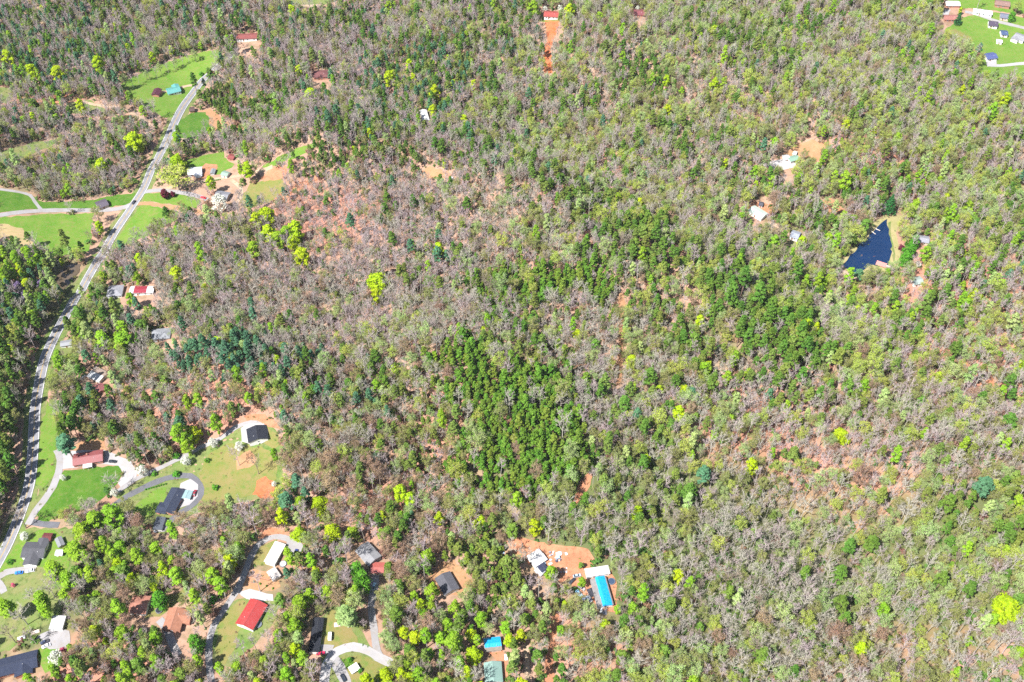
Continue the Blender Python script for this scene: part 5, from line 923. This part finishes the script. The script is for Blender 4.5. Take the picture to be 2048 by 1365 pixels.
for k in range(13):   # the row of bare trees that splits the long meadow
    a = k/12; p = at(258+(392-258)*a+random.uniform(-4, 4), 176+(126-176)*a+random.uniform(-3, 3)); put('bare_tree' if k % 3 else 'budding_tree', 'pinkish grey' if k % 3 else 'pale green', p.x, p.y, random.uniform(.55, .75))
# rows of small hedge shrubs along the dark drive and the barn drive
for n, a, b, lab in ((9, (292, 980), (332, 969), 'low clipped shrub in the row along the dark loop drive'), (10, (408, 366), (440, 360), 'low clipped shrub in the row along the tan drive'), (4, (508, 1164), (546, 1178), 'young shrub in the row on the orange terrace')):
    for i in range(n):
        p = at(a[0]+(b[0]-a[0])*i/(n-1), a[1]+(b[1]-a[1])*i/(n-1)); put('shrub', 'green', p.x, p.y, .5, 1, lab)
NEXPL = len(TREES)
# the wood: jittered candidates thinned to the spacing of their kind
cell = 2.5
cx_, cy_ = np.meshgrid(np.arange(-620, 620, cell), np.arange(190, 1010, cell))
q = np.stack([cx_, cy_], -1).reshape(-1, 2)+rng.uniform(-cell/2, cell/2, (cx_.size, 2))
hz = ht(q[:, 0], q[:, 1])
def projv(x, y, z):
    zc = y*cp-(z-HCAM)*sp; up = y*sp+(z-HCAM)*cp
    return 1024+F_PX*x/zc, 682.5-F_PX*up/zc
U, Vv = projv(q[:, 0], q[:, 1], hz+9)
U0, V0 = projv(q[:, 0], q[:, 1], hz)
ok = (U > -110) & (U < 2160) & (V0 > -90) & (Vv < 1440)
q, hz, U, Vv, U0, V0 = [a[ok] for a in (q, hz, U, Vv, U0, V0)]
hid = q.copy(); tt = HCAM/(HCAM-9.0)                  # ground behind the middle of a crown
hid = q*tt
bad = np.zeros(len(q), bool); soft = np.zeros(len(q), bool)
for P in POLY['clear']:
    bad |= inside(q, P); soft |= inside(hid, P) | inside(q*(1+.5*(tt-1)), P)
for c, w in LINES:
    for k in range(0, len(q), 20000):
        sl = slice(k, k+20000)
        d = np.sqrt(((q[sl, None]-c[None])**2).sum(-1)).min(1); bad[sl] |= d < w+.5
        d = np.sqrt(((hid[sl, None]-c[None])**2).sum(-1)).min(1); soft[sl] |= d < w+1.5
for x, y, r, ang, L, Wd in HOUSES:
    for k in (0, .5, 1.0, 1.6, 2.2):
        fx, fy = x/tt-x, y/tt-y
        dx, dy = q[:, 0]-(x+fx*k), q[:, 1]-(y+fy*k)
        lx, ly = dx*math.cos(ang)+dy*math.sin(ang), -dx*math.sin(ang)+dy*math.cos(ang)
        mg = 2.6 if k < .9 else 1.6; bad |= (abs(lx) < L/2+mg) & (abs(ly) < Wd/2+mg)
bad0 = bad.copy()
bad |= soft & (rng.random(len(q)) < .9)
for x, y, r in KEEP: bad |= np.hypot(q[:, 0]-x, q[:, 1]-y) < r+1.2
    # and nothing right in front of the trees that the photo shows whole
for x, y, r in KEEP: bad |= (np.hypot(q[:, 0]-x*.985, q[:, 1]-y*.985) < r*.9) & (rng.random(len(q)) < .8)
stand_of = np.full(len(q), -1)
for i, s_ in enumerate(STANDS):
    P = np.array(s_[0], float); jj = np.stack([U+rng.normal(0, 14, len(q))+26*np.sin(q[:, 0]*.11+q[:, 1]*.07+i)+14*np.sin(q[:, 1]*.23-q[:, 0]*.05), Vv+rng.normal(0, 10, len(q))+20*np.sin(q[:, 0]*.09-q[:, 1]*.08+2*i)], -1); stand_of[inside(jj, P)] = i
cl = np.sin(q[:, 0]*.045+2*np.sin(q[:, 1]*.031))+np.sin(q[:, 1]*.052+1.7*np.sin(q[:, 0]*.027+1))   # slow clustering of kinds
cl2 = np.sin(q[:, 0]*.083+1.5*np.sin(q[:, 1]*.06+2))+np.sin(q[:, 1]*.09+1.3*np.sin(q[:, 0]*.07))
KINDS = ('bare_tree', 'budding_tree', 'leafy_tree', 'pine_tree')
grid = {}
pz_ = sum(a*np.exp(-((U-u0)/su)**2-((Vv-v0)/sv)**2) for u0, v0, su, sv, a in PINK)
order = rng.permutation(np.nonzero(~bad)[0])
RAD = {'bare_tree': 4.1, 'budding_tree': 4.5, 'leafy_tree': 4.6, 'pine_tree': 3.6}
for i in order:
    x, y = q[i]; u, v = U[i], Vv[i]
    if stand_of[i] >= 0: wts = list(STANDS[stand_of[i]][1]); tones, size = STANDS[stand_of[i]][2:]
    else:
        c = min(7, max(0, int((u+random.gauss(0, 70))//256))); r = min(7, max(0, int((v+random.gauss(0, 45))//171)))
        wts = list(BASE[r][c]); tones, size = None, 1.0
        wts[2] *= .45 if (v < 980 or u > 1100) else .9; wts[3] *= max(.15, 1+.75*cl[i]); wts[2] *= max(.2, 1+.6*cl2[i]); wts[1] *= max(.3, 1-.4*cl[i])
    k = random.choices(KINDS, wts)[0]
    if k == 'bare_tree':
        pink = (u < 950 and v < 560) or (u < 950 and v > 1000) or (u > 1650 and 300 < v < 800 and random.random() < .5)
        tone = random.choices(('pale grey', 'pinkish grey', 'brownish grey', 'slender grey'), (3, 5, 1, 3) if pink else (6, 1.6, 1.2, 2))[0]
        if u > 1450 and v < 1010 and random.random() < .4: tone = 'slender grey'
    elif k == 'budding_tree':
        tone = random.choices(('olive', 'yellow green', 'rusty', 'pale green'), (3, 3.5, .6, 4) if u > 1000 and v < 600 else ((3.5, 1.2, 2.6, 1.6) if u < 900 and v > 800 else (4, 2.5, .7, 3.5)))[0]
    elif k == 'leafy_tree':
        tone = random.choices(('lime', 'bright green', 'mid green', 'tall green', 'tall pale'), (1, 2, 2, 2.5, 2.5) if v < 900 or u > 1100 else (1.2, 4, 2, 2, 1.5))[0]
    else: tone = random.choice(tones) if tones else random.choices(('dark green', 'olive green', 'blue green', 'young green'), (4, 4, 1.5 if u < 900 else .4, 1))[0]
    s = size*random.choice((1, 1, 1, .75, 1.2))*random.uniform(.72, 1.15)*(.82 if k in ('bare_tree', 'budding_tree') else .9)*(1.06-.12*(v < 400))
    rad = RAD[k]*s*.95
    if k == 'bare_tree' and pz_[i] > .4: rad *= 1.22
    if tone.startswith('young'): s *= random.choice((.75, 1, 1.15))
    if tone.startswith('young'): rad = 1.8*s
    if stand_of[i] >= 0 and k == 'pine_tree': rad *= .9
    if tone == 'slender grey': rad = 3.2*s
    cx0, cy0 = int(x//6), int(y//6); hit = False
    for a in (-1, 0, 1):
        for b in (-1, 0, 1):
            for (px_, py_, pr) in grid.get((cx0+a, cy0+b), ()):
                if (px_-x)**2+(py_-y)**2 < (.5*(rad+pr)+.7)**2*.82: hit = True; break
    if hit: continue
    grid.setdefault((cx0, cy0), []).append((x, y, rad)); put(k, tone, x, y, s, random.uniform(.9, 1.12))
edge = np.zeros(len(q), bool)                         # saplings in the trunk zone behind every clearing
for P in POLY['clear']: edge |= inside(q-np.array([0, 7.0]), P) | inside(q-np.array([0, 13.0]), P)
for i in rng.permutation(np.nonzero(edge & ~bad)[0]):
    if random.random() < .16: put(*random.choice((('budding_tree', 'olive'), ('budding_tree', 'pale green'), ('leafy_tree', 'mid green'), ('pine_tree', 'young olive'), ('budding_tree', 'rusty'))), q[i, 0], q[i, 1], random.uniform(.28, .5))
print('trees', len(TREES), {k: sum(t['kind'] == k for t in TREES) for k in KINDS})

# ------------------------------------------------------------------ trees as objects, the far ones as woodland
GROUPS = {'bare_tree': 'bare trees of the wood', 'budding_tree': 'budding trees of the wood', 'leafy_tree': 'fresh leaved trees', 'pine_tree': 'pines of the wood', 'cedar_tree': 'cone shaped cedars', 'evergreen_tree': 'dense evergreens', 'flowering_tree': 'flowering trees', 'red_leaved_tree': 'red leaved trees', 'shrub': 'garden shrubs'}
ROWS = {'row along the dark': 'clipped shrubs along the dark drive', 'row along the tan': 'clipped shrubs along the tan drive', 'row on the orange': 'young shrubs on the orange terrace'}
CATS = {'shrub': 'shrub'}
for i, t in enumerate(TREES):
    _, _, rc, H, hc = FORMS[(t['kind'], t['tone'])][t['fi']]
    t['z'] = float(ht(t['x'], t['y'])); t['u'], t['v'], t['pm'] = proj(t['x'], t['y'], t['z']+hc*t['s']*t['zs']); t['r'] = rc*t['s']*t['pm']
    t['in'] = 0 < t['u'] < 2048 and 0 < t['v'] < 1365
    if i < NEXPL and t['kind'] in ('leafy_tree',) and t['r'] >= 24: LMARK.append((t['u'], t['v'], 'the '+' '.join(t['label'].split()[:4]) if False else None))
LMARK = [l for l in LMARK if l[2]]
LMARK += [(2011, 1216, 'the large brilliant lime tree'), (1722, 1298, 'the small brilliant lime tree'), (755, 566, 'the large lone lime tree'), (1380, 980, 'the big round slope pine'), (1503, 932, 'the yellow lime slope tree'), (1683, 872, 'the broad yellow lime tree'), (1682, 1205, 'the shadowed pine pair'), (1358, 826, 'the brilliant lime tree'), (1735, 500, 'the dark pond'), (640, 1008, 'the wide yellow lime tree'), (800, 985, 'the yellow lime tree'), (1250, 805, 'the dark track pine'), (265, 410, 'the road junction'), (1940, 750, 'the sandy track'), (1970, 970, 'the bluish slope pine'), (2040, 1350, 'the lower right photo corner'), (1024, 1360, "the photo's bottom middle"), (1400, 1360, 'the grey wood edge'), (1400, 1150, "the grey wood's middle"), (1745, 1085, 'the wide shadowed pine'), (1060, 800, 'the dark young pine stand')]
def ordinal(n):
    ones = ['', 'first', 'second', 'third', 'fourth', 'fifth', 'sixth', 'seventh', 'eighth', 'ninth', 'tenth', 'eleventh', 'twelfth', 'thirteenth', 'fourteenth', 'fifteenth', 'sixteenth', 'seventeenth', 'eighteenth', 'nineteenth']
    if n < 20: return ones[n]
    tens = ['', '', 'twent', 'thirt', 'fort', 'fift']
    return tens[n//10]+'ieth' if n % 10 == 0 else tens[n//10]+'y-'+ones[n % 10]
NOUN = {'bare_tree': 'bare tree', 'budding_tree': 'budding tree', 'leafy_tree': 'leafy tree', 'pine_tree': 'pine'}
SECT = ['right of', 'up right of', 'above', 'up left of', 'left of', 'down left of', 'below', 'down right of']
chosen = set(range(NEXPL))
for k in KINDS:
    have = sum(TREES[i]['kind'] == k for i in range(NEXPL))
    c = sorted((i for i in range(NEXPL, len(TREES)) if TREES[i]['kind'] == k and TREES[i]['in']), key=lambda i: -TREES[i]['r']*(TREES[i]['pm']))
    chosen |= set(c[:300-have])
fam = {}
for i in sorted(chosen):
    t = TREES[i]
    if t['label']: continue
    l = min(LMARK, key=lambda l: (l[0]-t['u'])**2+(l[1]-t['v'])**2); dx, dy = t['u']-l[0], l[1]-t['v']
    sec = SECT[int(((math.degrees(math.atan2(dy, dx))+22.5) % 360)//45)]
    fam.setdefault((t['tone'], t['kind'], sec, l[2]), []).append((math.hypot(dx, dy), i))
for (tone, kind, sec, lm), v in fam.items():
    v.sort()
    for n, (d, i) in enumerate(v):
        tn_ = tone.replace('yellowlime', 'yellow')
        TREES[i]['label'] = f"{tn_} {NOUN[kind]} {sec} {lm}" if len(v) == 1 else f"{tn_} {NOUN[kind]} {ordinal(n+1)} out {sec} {lm}" if n else f"{tn_} {NOUN[kind]} next {sec} {lm}"
for i in sorted(chosen):
    t = TREES[i]; tm, cm, rc, H, hc = FORMS[(t['kind'], t['tone'])][t['fi']]
    o = empty(t['kind'], (t['x'], t['y'], t['z']), t['rot']); o.scale = (t['s'], t['s'], t['s']*t['zs'])
    grp = next((g_ for k_, g_ in ROWS.items() if k_ in t['label']), GROUPS[t['kind']])
    tag(o, t['label'], CATS.get(t['kind'], 'tree'), grp)
    link('stem' if t['kind'] == 'shrub' else 'trunk', tm, o); link('foliage' if t['kind'] == 'shrub' else 'crown', cm, o)
def woodland(name, label, pts, meshes):
    """one object: a point per plant, each carrying one of the forms; pts rows: x, y, z, form, rotation, scale, height scale"""
    col = bpy.data.collections.new(name+' forms')
    for i, ms in enumerate(meshes):
        v, f, fm, mats = [], [], [], []
        for me in ms:
            k = len(v); km = len(mats); v += [tuple(p.co) for p in me.vertices]; f += [tuple(j+k for j in p.vertices) for p in me.polygons]; fm += [p.material_index+km for p in me.polygons]; mats += list(me.materials)
        ob = bpy.data.objects.new(f'{name}_form_{i:02d}', new_mesh(name, v, f, mats, fm)); col.objects.link(ob)
    pts = np.array(pts); me = bpy.data.meshes.new(name); me.from_pydata(pts[:, :3].tolist(), [], [])
    def attr(n, ty, d, key='value'): a = me.attributes.new(n, ty, 'POINT'); a.data.foreach_set(key, np.ascontiguousarray(d).ravel())
    attr('form', 'INT', pts[:, 3].astype(np.int32)); attr('turn', 'FLOAT', pts[:, 4].astype(np.float32))
    attr('size', 'FLOAT_VECTOR', np.column_stack([pts[:, 5], pts[:, 5], pts[:, 5]*pts[:, 6]]).astype(np.float32), 'vector')
    o = link(name, me); tag(o, label, None, None, 'stuff')
    ng = bpy.data.node_groups.new(name, 'GeometryNodeTree'); ng.interface.new_socket('Geometry', in_out='INPUT', socket_type='NodeSocketGeometry'); ng.interface.new_socket('Geometry', in_out='OUTPUT', socket_type='NodeSocketGeometry')
    N, Lk = ng.nodes, ng.links; gi, go = N.new('NodeGroupInput'), N.new('NodeGroupOutput'); ip = N.new('GeometryNodeInstanceOnPoints'); ci = N.new('GeometryNodeCollectionInfo')
    ci.inputs['Collection'].default_value = col; ci.inputs['Separate Children'].default_value = True; ci.inputs['Reset Children'].default_value = True
    def na(n, ty): x = N.new('GeometryNodeInputNamedAttribute'); x.data_type = ty; x.inputs['Name'].default_value = n; return x.outputs['Attribute']
    Lk.new(gi.outputs[0], ip.inputs['Points']); Lk.new(ci.outputs[0], ip.inputs['Instance']); ip.inputs['Pick Instance'].default_value = True
    Lk.new(na('form', 'INT'), ip.inputs['Instance Index']); cb = N.new('ShaderNodeCombineXYZ'); Lk.new(na('turn', 'FLOAT'), cb.inputs[2]); Lk.new(cb.outputs[0], ip.inputs['Rotation']); Lk.new(na('size', 'FLOAT_VECTOR'), ip.inputs['Scale'])
    Lk.new(ip.outputs[0], go.inputs[0]); md = o.modifiers.new('woodland', 'NODES'); md.node_group = ng
    return o
for k, nm, lab in (('bare_tree', 'bare_woodland', 'grey and pinkish leafless woodland covering the hills'), ('budding_tree', 'budding_woodland', 'olive and pale green budding woodland covering the hills'), ('leafy_tree', 'leafy_woodland', 'fresh green crowns scattered through the far woodland'), ('pine_tree', 'pine_woodland', 'dark green pine woodland in stands on the ridges')):
    keys = [(kk, tn_) for kk, tn_ in FORMS if kk == k and tn_ not in ('broad lime', 'yellowlime')]; forms, start = [], {}
    for key in keys: start[key] = len(forms); forms += [(f_[0], f_[1]) for f_ in FORMS[key]]
    pts = [(t['x'], t['y'], t['z'], start[(k, t['tone'])]+t['fi'], t['rot'], t['s'], t['zs']) for i, t in enumerate(TREES) if t['kind'] == k and i not in chosen]
    woodland(nm, lab, pts, forms)
# low undergrowth between the trunks
ub = []
for i, (c1, c2) in enumerate((((.065, .14, .02), (.11, .18, .035)), ((.14, .16, .045), (.18, .18, .07)), ((.22, .115, .075), (.18, .115, .07)))):
    g = gg(700+i); m = leafm(('green', 'olive', 'russet')[i]+' undergrowth', c1, c2, .2, .8)
    for k in range(2):
        lv = leaves_on(g, [(np.array([g.normal()*.8, g.normal()*.8, g.uniform(.3, 1.4)]), g.uniform(.5, .9)) for _ in range(7)], 22, .42, .7)
        ub.append((new_mesh('undergrowth', [tuple(p) for p in lv[0]], [tuple(int(j) for j in f_) for f_ in lv[1]], (m,)),))
free = rng.permutation(np.nonzero(~bad0)[0])[:32000]; pts = []
pinkz = sum(a*np.exp(-((U-u0)/su)**2-((Vv-v0)/sv)**2) for u0, v0, su, sv, a in PINK)
for i in free:
    u, v = U[i], Vv[i]
    if pinkz[i] > .35 and random.random() < .55: continue
    gr = .30+.45*(u > 1150)*(v > 900)+.2*(u < 300)*(v > 1000)
    kx = 0 if random.random() < gr else (1 if random.random() < .5 else 2)
    pts.append((q[i, 0], q[i, 1], hz[i]-.1, kx*2+random.randrange(2), random.uniform(0, 6.28), random.uniform(.5, 1.2)*random.choice((1, 1, 1.9)), 1))
scr = np.zeros(len(q), bool)
for P in POLY['scrub']: scr |= inside(q, P)
for i in np.nonzero(scr & bad0 & (rng.random(len(q)) < .10))[0]:      # tufts on bare clay and dry lawns
    pts.append((q[i, 0], q[i, 1], hz[i]-.1, random.choice((0, 2, 3, 4)), random.uniform(0, 6.28), random.uniform(.18, .5), .8))
woodland('undergrowth', 'low green and russet brush between the trunks', pts, ub)
